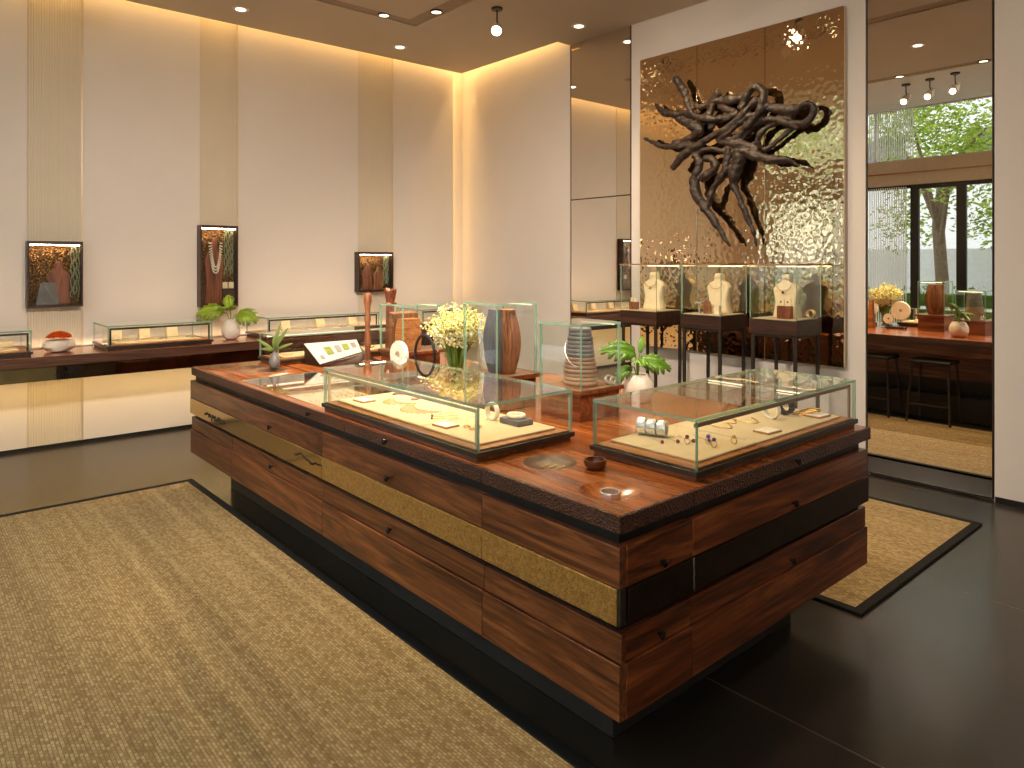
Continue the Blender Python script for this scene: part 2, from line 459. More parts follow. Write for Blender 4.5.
# front wall behind the camera: clerestory, header, sliding door
w = MB()
w.box(XL-.1, -6.75, YF-.12, YF, 0, 4.45)
w.box(1.2, XR+.1, YF-.12, YF, 0, 4.45)
w.box(-6.75, 1.2, YF-.12, YF, 4.075, 4.45)
struct('wall_front', w, 'plaster_back')
w = MB(); w.box(-6.75, 1.2, YF-.12, YF+.03, 2.86, 3.26)
struct('trim_7', w, 'header', .004)
struct('trim_8', MB().box(-6.75, 1.2, YF+.03, YF+.045, 3.04, 3.06), 'rail')
def window(idx, x0, x1, z0, z1, fw=.05, mat='frame_black'):
    f = MB(); y0, y1 = YF-.09, YF-.03
    f.box(x0, x0+fw, y0, y1, z0, z1); f.box(x1-fw, x1, y0, y1, z0, z1)
    f.box(x0+fw, x1-fw, y0, y1, z1-fw, z1); f.box(x0+fw, x1-fw, y0, y1, z0, z0+fw)
    o = struct(idx, f, mat)
    p = MB().box(x0+fw, x1-fw, YF-.064, YF-.056, z0+fw, z1-fw)
    g = bpy.data.objects.new('window_pane', p.mesh('window_pane', [M['window_glass']])); C.objects.link(g); g.parent = o
    g['kind'] = 'structure'
window('window_1', -6.75, -5.5, 0, 2.86, .05); window('window_2', -5.5, -4.28, 0, 2.86, .05)
window('door_1', -4.28, -3.62, 0, 2.86, .07); window('door_2', -3.62, -2.6, 0, 2.86, .06)
window('window_3', -2.6, -1.3, 0, 2.86); window('window_4', -1.3, 0, 0, 2.86); window('window_5', 0, 1.2, 0, 2.86)
for i, (a, b) in enumerate(((-6.75, -4.85), (-4.85, -2.9), (-2.9, -.9), (-.9, 1.2))):
    window('window_%d' % (6+i), a, b, 3.26, 4.075, .015, 'header')

# ------------------------------------------------------------------ mirrors and bronze panels
def mirror_thing(label, x0, x1, z0, z1, joints, group):
    t = Thing('wall_mirror', label, 'mirror', ((x0+x1)/2, YB, z0), group)
    zs = [z0]+joints+[z1]
    for a, b in zip(zs[:-1], zs[1:]):
        t.part('mirror_glass', MB().box(x0+.008, x1-.008, YB, YB+.03, a+.006, b-.006), 'mirror')
    f = MB(); f.box(x0, x0+.006, YB-.003, YB+.03, z0, z1); f.box(x1-.006, x1, YB-.003, YB+.03, z0, z1)
    for z in zs: f.box(x0+.008, x1-.008, YB-.003, YB+.03, z-.006, z+.006)
    t.part('frame', f, 'leg_metal')
mirror_thing('narrow tall wall mirror split by a thin dark bar, left of the bronze panels', -5.565, -4.708, .03, 4.09, [2.34], None)
mirror_thing('tall full height mirror right of the bronze panels, showing the stools and windows', -2.366, -1.522, .02, 4.09, [], None)
for i, lb in enumerate(('left hammered bronze mirror panel, behind the left side of the driftwood',
                        'middle hammered bronze mirror panel behind the driftwood sculpture',
                        'right hammered bronze mirror panel showing the bright window reflections')):
    x0 = (-4.55, -3.879, -3.193)[i]; x1 = (-3.882, -3.196, -2.52)[i]
    solo('bronze_wall_panel', lb, 'wall panel', MB().box(x0, x1, YB-.05, YB-.001, .815, 3.675), 'bronze_mirror', 'hammered bronze wall panels', .003)

# ------------------------------------------------------------------ rugs
def rug(label, x0, x1, y0, y1):
    t = Thing('rug', label, 'rug', ((x0+x1)/2, (y0+y1)/2, 0), None)
    bw = .05
    t.part('woven_field', MB().box(x0+bw, x1-bw, y0+bw, y1-bw, 0.001, .012), 'rug')
    b = MB()
    b.box(x0, x1, y0, y0+bw, .001, .015); b.box(x0, x1, y1-bw, y1, .001, .015)
    b.box(x0, x0+bw, y0+bw, y1-bw, .001, .015); b.box(x1-bw, x1, y0+bw, y1-bw, .001, .015)
    t.part('black_binding', b, 'binding', .004)
rug('large woven seagrass rug with black edge in front of the long island', -5.65, .6, -.5, 1.72)
rug('smaller seagrass rug with black edge behind the island, by the mirrors', -5.2, -1.43, 3.40, 5.16)

# ------------------------------------------------------------------ island
IX0, IX1, IY0, IY1 = -5.522, -1.413, 1.667, 3.456
isl = Thing('display_island', 'long walnut display island with brass bands and many drawers', 'display counter', ((IX0+IX1)/2, 2.56, 0))
# top board with a glazed recess and carved dishes
topb = isl.part('worktop', MB().box(IX0+.012, IX1-.012, IY0+.012, IY1-.012, .8235, TOP), ['wood_top', 'dish_dark', 'wood_dark'])
def cut(o, mb, matname):
    c = bpy.data.objects.new('cutter', mb.mesh('cutter', [M[matname]], isl.loc)); C.objects.link(c); c.location = isl.loc
    bpy.context.view_layer.update()
    md = o.modifiers.new('cut', 'BOOLEAN'); md.operation = 'DIFFERENCE'; md.object = c; md.solver = 'EXACT'; md.material_mode = 'TRANSFER'
    bpy.context.view_layer.update()
    dg = bpy.context.evaluated_depsgraph_get()
    me = bpy.data.meshes.new_from_object(o.evaluated_get(dg)); o.modifiers.clear(); o.data = me
    bpy.data.objects.remove(c)
def dish(x, y, R, depth):
    S = (R*R+depth*depth)/(2*depth)
    mb = MB(); n = 48
    prof = []
    for i in range(13):
        a = math.asin(R/S)*i/12; prof.append((max(S*math.sin(a), 1e-5), TOP-depth+S*(1-math.cos(a))))
    prof.append((R, TOP+.02)); prof.append((1e-5, TOP+.02))
    mb.lathe(prof, (x, y, 0), n); cut(topb, mb, 'wood_top' if x > -1.7 else 'dish_dark')
DISH = [(-5.36, 1.84, .085, .022), (-5.22, 2.0, .085, .022), (-4.98, 2.06, .10, .022), (-1.985, 1.925, .105, .026), (-1.60, 1.835, .105, .026)]
for d in DISH: dish(*d)
VX0, VX1, VY0, VY1 = -4.70, -3.50, 1.735, 2.26
cut(topb, MB().box(VX0, VX1, VY0, VY1, .832, .95), 'wood_dark')
isl.part('recess_tray', MB().box(VX0+.001, VX1-.001, VY0+.001, VY1-.001, .8325, .835), 'wood_top')
solo('pebble_tray', 'cream tray under the flush glass in the island top', 'tray', MB().box(VX0+.55, VX1-.02, VY0+.02, VY1-.05, .8352, .838), 'pad')
isl.part('recess_glass', MB().box(VX0+.002, VX1-.002, VY0+.002, VY1-.002, .868, .875, 0, 'z'), ['glass', 'glass_edge'], label='flush glass plate set into the wood top')
# carved edge drawers
def knob(p, axis):
    mb = MB(); prof = [(.006, 0), (.006, .010), (.014, .014), (.0145, .02), (.009, .0245), (1e-5, .0255)]
    mb.lathe(prof, (0, 0, 0), 14)
    rot = Matrix.Rotation(PI/2, 4, 'X') if axis == 'y' else Matrix.Rotation(PI/2, 4, 'Y')
    mb.xf(Matrix.Translation(p) @ rot); return mb
EZ0, EZ1 = .823, TOP+.0005
def edge(x0, x1, y0, y1, kn=None, ax='y'):
    d = isl.part('edge_drawer', MB().box(x0, x1, y0, y1, EZ0, EZ1), 'carved', .002, label='carved dark brown edge drawer')
    if kn is not None: isl.part('knob', knob((kn, y0, .852) if ax == 'y' else (x1, kn, .852), ax), 'knob', 0, d)
g = .0015
edge(IX0+.03, -4.69-g, IY0-.002, IY0+.012); edge(-4.69+g, -3.15-g, IY0-.002, IY0+.012, -3.533); edge(-3.15+g, -2.083-g, IY0-.002, IY0+.012, -2.76); edge(-2.083+g, IX1, IY0-.002, IY0+.012)
edge(IX1-.012, IX1+.002, IY0+.012, 2.042-g); edge(IX1-.012, IX1+.002, 2.042+g, IY1, 2.741, 'x')
isl.part('edge_panel', MB().box(IX0, IX1, IY1-.012, IY1+.002, EZ0, EZ1), 'carved', .002, label='carved dark brown back edge')
isl.part('edge_panel', MB().box(IX0-.002, IX0+.012, IY0+.012, IY1-.012, EZ0, EZ1), 'carved', .002)
# carcass, black gap and plinth
isl.part('carcass', MB().box(IX0+.03, IX1-.03, IY0+.03, 2.95, .255, .823).box(-2.13, IX1-.03, 2.95, 3.40, .255, .823).box(IX0+.03, -5.0, 2.95, 3.40, .255, .823), 'black')
isl.part('apron', MB().box(-5.0, -2.13, 3.36, 3.40, .70, .823), 'wood_x', .003)
isl.part('plinth', MB().box(-5.30, -1.63, 1.884, 3.12, 0.002, .255), 'plinth')
isl.part('back_panel', MB().box(-5.0, -2.13, 2.95, 2.96, .40, .70), 'wood_x')
def front(x0, x1, z0, z1, m, kn=None, lap=False, name='drawer', y=IY0, fx=None, label=None):
    x0 += g; x1 -= g
    if lap:
        mb = MB().box(x0, x1, y+.010, y+.03, .423, z1).box(x0, x1, y, y+.03, z0, .4205)
    else: mb = MB().box(x0, x1, y, y+.03, z0, z1)
    d = isl.part(name, mb, m, .0015, label=label)
    if kn is not None: isl.part('knob', knob((kn, y+(.010 if lap and z1 > .5 else 0), .691 if z0 > .6 else .46), 'y'), 'knob', 0, d)
def end(y0, y1, z0, z1, m, kn=None, lap=False, name='drawer', label=None, x=IX1):
    y0 += g; y1 -= g
    if lap: mb = MB().box(x-.03, x-.010, y0, y1, .423, z1).box(x-.03, x, y0, y1, z0, .4205)
    else: mb = MB().box(x-.03, x, y0, y1, z0, z1)
    d = isl.part(name, mb, m, .0015, label=label)
    if kn is not None: isl.part('knob', knob((x-(.010 if lap else 0), kn, .687 if z0 > .6 else .454), 'x'), 'knob', 0, d)
U0, U1, B0, B1, L0, L1 = .655, .780, .540, .652, .250, .512
front(IX0, -3.394, U0, U1, 'wood_x', -4.044); front(-3.394, -2.083, U0, U1, 'wood_x', -2.745); front(-2.083, IX1-.002, U0, U1, 'wood_x')
front(IX0, -4.69, L0, L1, 'wood_x', None, True); front(-4.69, -3.394, L0, L1, 'wood_x', -4.05, True)
front(-3.394, -2.083, L0, L1, 'wood_x', -2.745, True); front(-2.083, IX1-.002, L0, L1, 'wood_x', None, True)
front(IX0, -3.394, B0, B1, 'brass_smooth', name='brass_band', label='smooth polished brass band', y=IY0-.003)
front(-3.394, -2.083, B0, B1, 'brass_hammered', name='brass_band', label='grainy gold hammered brass band', y=IY0-.003)
front(-2.083, IX1-.012, B0, B1, 'brass_hammered', name='brass_band', label='grainy gold hammered brass band', y=IY0-.003)
end(IY0+.03, 2.042, U0, U1, 'wood_y', 1.867); end(2.042, 3.425, U0, U1, 'wood_y', 2.724)
end(IY0+.03, 2.042, L0, L1, 'wood_y', 1.867, True); end(2.042, 3.425, L0, L1, 'wood_y', 2.724, True)
end(IY0+.036, 2.038, B0, B1, 'dark_bronze', name='bronze_band', label='dark bronze band', x=IX1+.004)
end(2.046, 3.43, B0, B1, 'dark_bronze', name='bronze_band', label='dark bronze band', x=IX1+.004)
isl.part('band_corner_strip', MB().box(IX1-.03, IX1-.002, IY0+.002, IY0+.03, B0, B1), 'gunmetal', .001, label='thin metal corner strip')
isl.part('band_corner_strip', MB().box(IX1-.01, IX1+.006, 2.039, 2.045, B0, B1), 'chrome', .001, label='thin bright metal strip')
# left end and back
for z0, z1, m in ((U0, U1, 'wood_y'), (B0, B1, 'dark_bronze'), (L0, L1, 'wood_y')):
    isl.part('end_panel', MB().box(IX0, IX0+.03, IY0+.03, 3.42, z0, z1), m, .0015)
for z0, z1, m in ((U0, U1, 'wood_x'), (B0, B1, 'dark_bronze'), (L0, L1, 'wood_x')):
    isl.part('back_panel', MB().box(-2.13, IX1-.03, 3.40, 3.425, z0, z1), m, .0015); isl.part('back_panel', MB().box(IX0+.03, -5.0, 3.40, 3.425, z0, z1), m, .0015)
# dark patina stain on the smooth brass
pm = MB(); random.seed(3)
for k in range(26):
    x = -5.18+k*.016+random.uniform(-.01, .01); z = .583+random.uniform(-.012, .012)
    h = random.uniform(.006, .026)
    pm.box(x-.009, x+.009, IY0-.0045, IY0-.0028, z-h*.6, z+h*.6)
isl.part('patina_stain', pm, 'black', label='ragged dark tarnish on brass'); pm = MB()
x = -3.72; z = .60
for k in range(24):
    z += random.uniform(-.008, .008); z = min(.63, max(.58, z)); x += .0135
    pm.box(x-.008, x+.008, IY0-.0045, IY0-.0028, z-.004, z+.004)
isl.part('patina_stain', pm, 'black', label='ragged dark tarnish on brass')

# jewellery under the flush glass
mb = MB(); random.seed(5)
for k in range(60):
    mb.ball((random.uniform(VX0+.58, VX1-.05), random.uniform(VY0+.05, VY1-.1), .842), random.uniform(.003, .007), 6)
o = solo('gold_beads', 'scattered gold beads under the flush glass in the island top', 'jewellery', mb, 'gold'); o['kind'] = 'stuff'

# ------------------------------------------------------------------ wall counter
t = Thing('wall_counter', 'long walnut wall counter with patinated metal front along the left wall', 'counter', (-7.1, 2.4, .688))
t.part('worktop', MB().box(XL+.001, -6.808, YF+.02, 5.45, .808, .885), 'wood_top', .003)
t.part('front_edge', MB().box(-6.808, -6.798, YF+.02, 5.45, .806, .8855), 'wood_edge', .002, label='darker brown front edge')
ap = MB()
t.part('carcass', MB().box(XL+.001, -6.86, YF+.02, 5.44, .69, .808), 'black')
segs = [(YF+.02, 1.02, 'patina_green', 'smooth greenish brass front'), (1.02, 1.45, 'dark_bronze', 'dark mottled metal front'), (1.45, 5.44, 'patina', 'dark red patinated copper front')]
for a, b, m, lb in segs:
    t.part('front_panel', MB().box(-6.86, -6.825, a, b, .688, .805), m, .001, label=lb)
pm = MB(); random.seed(11)
for k in range(46):
    y = 1.0+random.random()*.12+k*.002; z = random.uniform(.70, .80)
    pm.box(-6.8255, -6.8235, y-.012, y+.012, z-.007, z+.007)
t.part('patina_stain', pm, 'black', label='black tarnish spots')
gm = MB()
for k in range(30):
    y = 1.47+k*.028+random.uniform(-.01, .01); h = random.uniform(.004, .016) if k > 8 else random.uniform(.01, .024)
    gm.box(-6.8255, -6.8235, y-.013, y+.013, .803-h, .803)
t.part('gold_fleck', gm, 'brass_smooth', label='gold flecks along the upper edge')
t.part('under_light', MB().box(XL+.23, XL+.29, YF+.1, 5.35, .683, .689), 'led')

# ------------------------------------------------------------------ glass cases
def panes(t, x0, x1, y0, y1, z0, z1, th=.012, parent=None):
    G = ['glass', 'glass_edge']
    t.part('glass_top', MB().box(x0, x1, y0, y1, z1-th, z1, 0, 'z'), G, parent=parent)
    zt = z1-th-.0005
    t.part('glass_side', MB().box(x0, x1, y0, y0+th, z0, zt, 0, 'y'), G, parent=parent)
    t.part('glass_side', MB().box(x0, x1, y1-th, y1, z0, zt, 0, 'y'), G, parent=parent)
    t.part('glass_side', MB().box(x0, x0+th, y0+th+.0005, y1-th-.0005, z0, zt, 0, 'x'), G, parent=parent)
    t.part('glass_side', MB().box(x1-th, x1, y0+th+.0005, y1-th-.0005, z0, zt, 0, 'x'), G, parent=parent)
def long_case(label, x0, x1, y0, y1, z0, z1, rail, group, dark=False, railm=None):
    t = Thing('glass_display_case', label, 'display case', ((x0+x1)/2, (y0+y1)/2, z0), group)
    t.part('base', MB().box(x0+.004, x1-.004, y0+.004, y1-.004, z0+.0005, z0+.020), 'wood_dark' if dark else 'wood_block', .002)
    t.part('base_trim', MB().box(x0-.008, x1+.008, y0-.008, y1+.008, z0+.020, z0+.040), 'gunmetal', .002, label='dark metal trim around the base')
    t.part('deck', MB().box(x0+.012, x1-.012, y0+.012, y1-.012, z0+.040, z0+.046), 'wood_deck')
    panes(t, x0, x1, y0, y1, z0+.040, z1)
    r = .005; i = .020
    if rail in ('x+', 'x-'):
        xx = x1-i if rail == 'x+' else x0+i; xs = xx-.012 if rail == 'x+' else xx+.012
        rb = MB().box(xx-r, xx+r, y0+i, y1-i, z1-.038, z1-.022).box(xx-r, xx+r, y1-i-.014, y1-i, z0+.046, z1-.038)
        if dark: rb.box(xx-r, xx+r, y0+i, y0+i+.014, z0+.046, z1-.038)
        lb = MB().box(xs-.004, xs+.004, y0+.05, y1-.05, z1-.036, z1-.028)
    else:
        yy = y0+i if rail == 'y-' else y1-i; ys = yy+.012 if rail == 'y-' else yy-.012
        rb = MB().box(x0+i, x1-i, yy-r, yy+r, z1-.038, z1-.022).box(x0+i, x0+i+.014, yy-r, yy+r, z0+.046, z1-.038).box(x1-i-.014, x1-i, yy-r, yy+r, z0+.046, z1-.038)
        lb = MB().box(x0+.05, x1-.05, ys-.004, ys+.004, z1-.036, z1-.028)
    rr = t.part('light_rail', rb, railm or ('leg_metal' if dark else 'rail'), .002)
    t.part('light_strip', lb, 'led_case' if dark else 'led', parent=rr)
    return t
gi = 'low glass cases on the island'
long_case('low glass case at front of island, cream pads and a cuff inside', -3.445, -2.155, 1.70, 2.225, TOP, 1.10, 'y-', gi, False, 'trim_metal')
long_case('low glass case along right end of island, gem rings and silver cuffs inside', -1.945, -1.458, 2.125, 3.405, TOP, 1.10, 'x+', gi)
long_case('low glass case at far left end of island, behind the grey bud vase', -5.49, -5.15, 2.17, 3.40, TOP, 1.10, 'x-', gi)
gw = 'low glass cases on the wall counter'
long_case('low glass wall case cut by left photo edge, left of the coral bowl', -7.44, -6.88, -.10, .86, .885, 1.10, 'x+', gw, True)
long_case('low glass wall case between the coral bowl and the white egg vase', -7.44, -6.88, 1.40, 2.275, .885, 1.10, 'x+', gw, True)
long_case('low glass wall case behind the bud vase, right of the egg vase', -7.44, -6.88, 2.80, 4.06, .885, 1.10, 'x+', gw, True)
long_case('low glass wall case nearest the room corner, behind the flowers', -7.44, -6.88, 4.62, 5.42, .885, 1.10, 'x+', gw, True)

# tall cases on wooden blocks
def tall_case(label, blabel, x0, x1, y0, y1, zb, zt, ov=.02):
    t = Thing('wooden_block', blabel, 'plinth', ((x0+x1)/2, (y0+y1)/2, TOP), 'wooden blocks under the tall cases')
    t.part('body', MB().box(x0+.005, x1-.005, y0+.005, y1-.005, TOP+.0005, zb-.022), 'wood_block', .002)
    t.part('block_top', MB().box(x0-ov, x1+ov, y0-.002, y1+ov, zb-.022, zb), 'wood_block', .002)
    t = Thing('tall_glass_case', label, 'display case', ((x0+x1)/2, (y0+y1)/2, zb), 'tall glass cases on the island')
    panes(t, x0, x1, y0, y1, zb+.001, zt)
    t.part('light_strip', MB().box(x0+.03, x1-.03, y1-.022, y1-.017, zt-.018, zt-.012), 'led')
    return t
tall_case('tallest glass case, holding the fluted brown bust, behind front case', 'wooden block under the fluted bust case', -3.085, -2.81, 2.34, 2.63, 1.055, 1.435)
tall_case('glass cube holding the tapered grey and brown bust beside the white planter', 'wooden block under the tapered bust case, beside the white planter', -2.655, -2.37, 2.50, 2.80, 1.028, 1.348, .012)
tall_case('tall glass case holding ribbed wooden boards, left of the flowers', 'long wooden block under the ribbed board case, behind the white stone ring', -4.25, -3.967, 2.51, 2.82, 1.06, 1.37)

# ------------------------------------------------------------------ busts inside tall cases
def fluted():
    cx, cy, z0, z1 = -2.94, 2.49, 1.056, 1.395
    t = Thing('jewellery_bust', 'tall fluted bust, brown right half and blue grey left half, in tallest case', 'jewellery stand', (cx, cy, z0))
    n = 56
    def half(a0, a1):
        mb = MB(); rows = 14; vs = []; fs = []
        for i in range(rows+1):
            q = i/rows; z = z0+(z1-z0)*q
            wd = .058+.024*math.sin(PI*min(1, q*1.05))
            for k in range(n+1):
                a = a0+(a1-a0)*k/n; rr = wd*(1+.05*math.cos(k*PI/2))
                vs.append((cx+rr*1.3*math.cos(a), cy+rr*1.12*math.sin(a), z))
        for i in range(rows):
            for k in range(n): fs.append((i*(n+1)+k, i*(n+1)+k+1, (i+1)*(n+1)+k+1, (i+1)*(n+1)+k))
        for i in (0, rows):
            fs.append(tuple(i*(n+1)+k for k in range(n+1)))
        for i in range(rows): fs.append((i*(n+1), (i+1)*(n+1), (i+1)*(n+1)+n, i*(n+1)+n))
        mb.add(vs, fs); return mb
    t.part('brown_half', half(-.72, PI-.72), 'wood_bust', label='brown ribbed wood half')
    t.part('grey_half', half(PI-.72, 2*PI-.72), 'stone_dark', label='dark blue grey half')
    for k in range(3):
        mb = MB(); x = cx-.065-.01*k
        mb.tube([(x, cy-.085+.012*k, z1-.02), (x+.012, cy-.104, z1-.10), (x+.03, cy-.102, z1-.18-.03*k), (x+.035, cy-.098, z1-.24-.02*k)], .0022, 5)
        solo('pendant_chain', ('pale pendant chain on the fluted bust, shortest of three', 'pale pendant chain on the fluted bust, middle length of three', 'pale pendant chain on the fluted bust, longest of three')[k], 'necklace', mb, 'silver', 'pendant chains on the fluted bust')
fluted()
def tapered():
    cx, cy, z0 = -2.512, 2.65, 1.030
    t = Thing('jewellery_bust', 'tapered stacked bust, grey above and brown below, in glass cube', 'jewellery stand', (cx, cy, z0))
    def ring_stack(za, zb2, n):
        mb = MB()
        for i in range(n):
            q0 = (za+(zb2-za)*i/n)/.29; z = za+(zb2-za)*i/n; h = (zb2-za)/n
            R = .088-.036*q0; R = R*(.98+.05*random.random())
            mb.lathe([(R*.96, z), (R, z+h*.25), (R, z+h*.75), (R*.96, z+h)], (cx, cy, z0), 28, 0, 1.12, .95)
        return mb
    t.part('brown_lower_stack', ring_stack(.0, .14, 7), 'stone_brown', label='brown ridged lower half')
    t.part('grey_upper_stack', ring_stack(.14, .285, 7), 'stone_grey', label='grey upper half')
    mb = MB(); pts = []
    for k in range(17):
        a = PI*1.02+PI*.9*k/16
        q = .17-.05*math.sin(PI*k/16)
        pts.append((cx+.079*math.cos(a), cy+.072*math.sin(a), z0+q+.055*math.cos(k/16*PI)))
    mb.tube(pts, .003, 6)
    solo('twig_necklace', 'silver twig necklace around the tapered bust', 'necklace', mb, 'silver')
    mb = MB()
    for dx, dy, R in ((0, 0, .022), (.03, .02, .018), (-.02, .03, .02)):
        mb2 = MB().torus((-2.40+dx*.6, 2.735+dy*.8-.0, 1.0335+R), R, .0045, 'x', 20, 6)
        solo('silver_ring', {0: 'silver ring on the block beside tapered bust, front one', .03: 'smaller silver ring on the block beside tapered bust', -.02: 'silver ring on the block beside tapered bust, rear one'}[dx], 'ring', mb2, 'silver', 'silver rings beside the tapered bust')
tapered()
# ribbed boards
mb = MB()
for i in range(12):
    q = i/12; z = 1.061+.21*q; hw = .07+.018*math.sin(PI*(q*.8+.2)); h = .0172
    mb.box(-4.065-hw*.5, -4.065+hw*.5, 2.62-hw*.9, 2.62+hw*.9, z, z+h)
solo('ribbed_wooden_stand', 'orange brown stepped wooden stand inside the case left of the flowers', 'jewellery stand', mb, 'wood_deck', None, .002)
solo('wooden_display_board', 'upright brown wooden board inside the case left of the flowers', 'jewellery stand', MB().poly_y([(-4.225, 1.061), (-4.15, 1.061), (-4.155, 1.30), (-4.215, 1.31)], 2.56, 2.76), 'wood_bust', None, .004)
# fish tail carving behind
mb = MB()
cx, cy = -4.95, 3.02
pts = [(-.05, 0), (.05, 0), (.045, .20), (.032, .42), (.03, .47), (.075, .585), (.06, .60), (.0, .565), (-.055, .605), (-.07, .59), (-.03, .47), (-.034, .42), (-.045, .2)]
mb.poly_y([(cx+p[0]*.9, TOP+.0005+p[1]*.94) for p in pts], cy-.025, cy+.025)
solo('carved_wooden_totem', 'carved wooden post with a forked fish tail top behind the board case', 'sculpture', mb, 'wood_red', None, .01)
# carved stick
mb = MB(); prof = [(.045, 0), (.045, .02), (.022, .03), (.020, .12), (.027, .16), (.021, .20), (.019, .30), (.026, .34), (.019, .37), (.021, .43), (.030, .47), (.031, .51), (.022, .535), (1e-5, .54)]
mb.lathe(prof, (-4.80, 2.73, TOP+.0005), 18)
solo('carved_wooden_pole', 'slim carved wooden pole standing behind the open catalogue', 'sculpture', mb, 'wood_bust')
# book on wedge
t = Thing('catalogue_stand', 'tilted white catalogue board with small photos on dark wedge', 'book', (-5.0, 2.55, TOP))
A, Cc, D, B = Vector((-4.86, 2.372, .903)), Vector((-5.10, 2.36, 1.032)), Vector((-5.10, 2.80, 1.032)), Vector((-4.93, 2.752, .955))
nrm = (B-A).cross(Cc-A).normalized()
if nrm.z < 0: nrm = -nrm
dn = Vector((0, 0, -1))
def slabq(q, th): 
    mb = MB(); mb.add(list(q)+[p-nrm*th for p in q], [(0,1,2,3),(7,6,5,4)]+[(i, 4+i, 4+(i+1) % 4, (i+1) % 4) for i in range(4)]); return mb
pg = t.part('page', slabq([A, B, D, Cc], .008), 'page')
def uv(u, v): return (A*(1-u)+B*u)*(1-v)+(Cc*(1-u)+D*u)*v+nrm*.0012
for u0, u1, v0, v1, m in ((.28, .42, .3, .72, 'photo_green'), (.50, .60, .34, .74, 'photo_grey'), (.66, .78, .36, .78, 'photo_green'), (.10, .18, .15, .35, 'photo_grey'), (.84, .94, .42, .8, 'photo_grey')):
    t.part('printed_photo', slabq([uv(u0, v0), uv(u1, v0), uv(u1, v1), uv(u0, v1)], .001), m, parent=pg)
mb = MB(); q = [p-nrm*.010 for p in (A+Vector((.0, .02, 0)), B, D, Cc)]
low = [Vector((p.x, p.y, TOP+.001)) for p in (A+Vector((-.02, .03, 0)), B+Vector((.10, .12, 0)), D+Vector((.05, .05, 0)), Cc)]
q[1] = q[1]+Vector((.02, .03, -.005))
mb.add(q+low, [(0,1,2,3),(7,6,5,4)]+[(i, 4+i, 4+(i+1) % 4, (i+1) % 4) for i in range(4)])
t.part('wedge', mb, 'wood_dark', .003, label='dark wood wedge under the page')

# stone ring, collar, discs
def annulus(c, R, r, th, axis='y', n=40):
    mb = MB(); prof = [(r, -th/2), (r, th/2), (R*.97, th/2), (R, th*.3), (R, -th*.3), (R*.97, -th/2)]
    vs = []; fs = []; m = len(prof)
    for k in range(n):
        a = 2*PI*k/n
        for rr, h in prof: vs.append((c[0]+rr*math.cos(a), c[1]+h, c[2]+rr*math.sin(a)))
    for k in range(n):
        for j in range(m): fs.append((k*m+j, ((k+1) % n)*m+j, ((k+1) % n)*m+(j+1) % m, k*m+(j+1) % m))
    mb.add(vs, fs)
    return mb
t = Thing('stone_ring', 'white stone disc with a round hole, left of the black hoop', 'sculpture', (-3.715, 2.33, TOP))
t.part('disc', annulus((-3.715, 2.33, 1.085), .085, .026, .03), 'ceramic')
t.part('stand', MB().box(-3.77, -3.66, 2.29, 2.37, TOP+.0005, TOP+.03).tube([(-3.715, 2.33, TOP+.02), (-3.715, 2.33, 1.005)], .008), 'leg_metal', label='dark metal stand')
t = Thing('black_hoop', 'black hoop collar on a thin stand between stone ring and flowers', 'necklace', (-3.50, 2.37, TOP))
hp = [(-3.50+.10*math.cos(a), 2.37, 1.105+.115*math.sin(a)) for a in [2*PI*k/40 for k in range(40)]]
t.part('hoop', MB().tube(hp, .0085, 8, True), 'black')
t.part('stand', MB().box(-3.54, -3.46, 2.34, 2.40, TOP+.0005, TOP+.02).tube([(-3.50, 2.37, TOP+.01), (-3.50, 2.37, .992)], .005), 'leg_metal', label='dark metal stand')
mb = MB(); mb.prism([(-3.62, 2.62), (-3.54, 2.62), (-3.54, 2.70), (-3.62, 2.70)], TOP+.0005, 1.20, 0, [(-3.60, 2.64), (-3.56, 2.64), (-3.56, 2.68), (-3.60, 2.68)])
solo('tapered_wooden_stand', 'tapered light wood stand seen through the black hoop', 'jewellery stand', mb, 'wood_deck', None, .006)
t = Thing('carved_disc_pair', 'two cream carved discs on one wire stand, seen in the tall mirror', 'sculpture', (-3.28, 2.66, TOP))
t.part('large_disc', annulus((-3.25, 2.66, 1.09), .105, .02, .03), 'ivory'); t.part('small_disc', annulus((-3.385, 2.66, .99), .058, .012, .025), 'ivory')
t.part('stand', MB().box(-3.40, -3.2, 2.62, 2.70, TOP+.0005, TOP+.025).tube([(-3.25, 2.66, TOP+.02), (-3.25, 2.66, .99)], .005).tube([(-3.385, 2.66, TOP+.02), (-3.385, 2.66, .94)], .004), 'gunmetal')

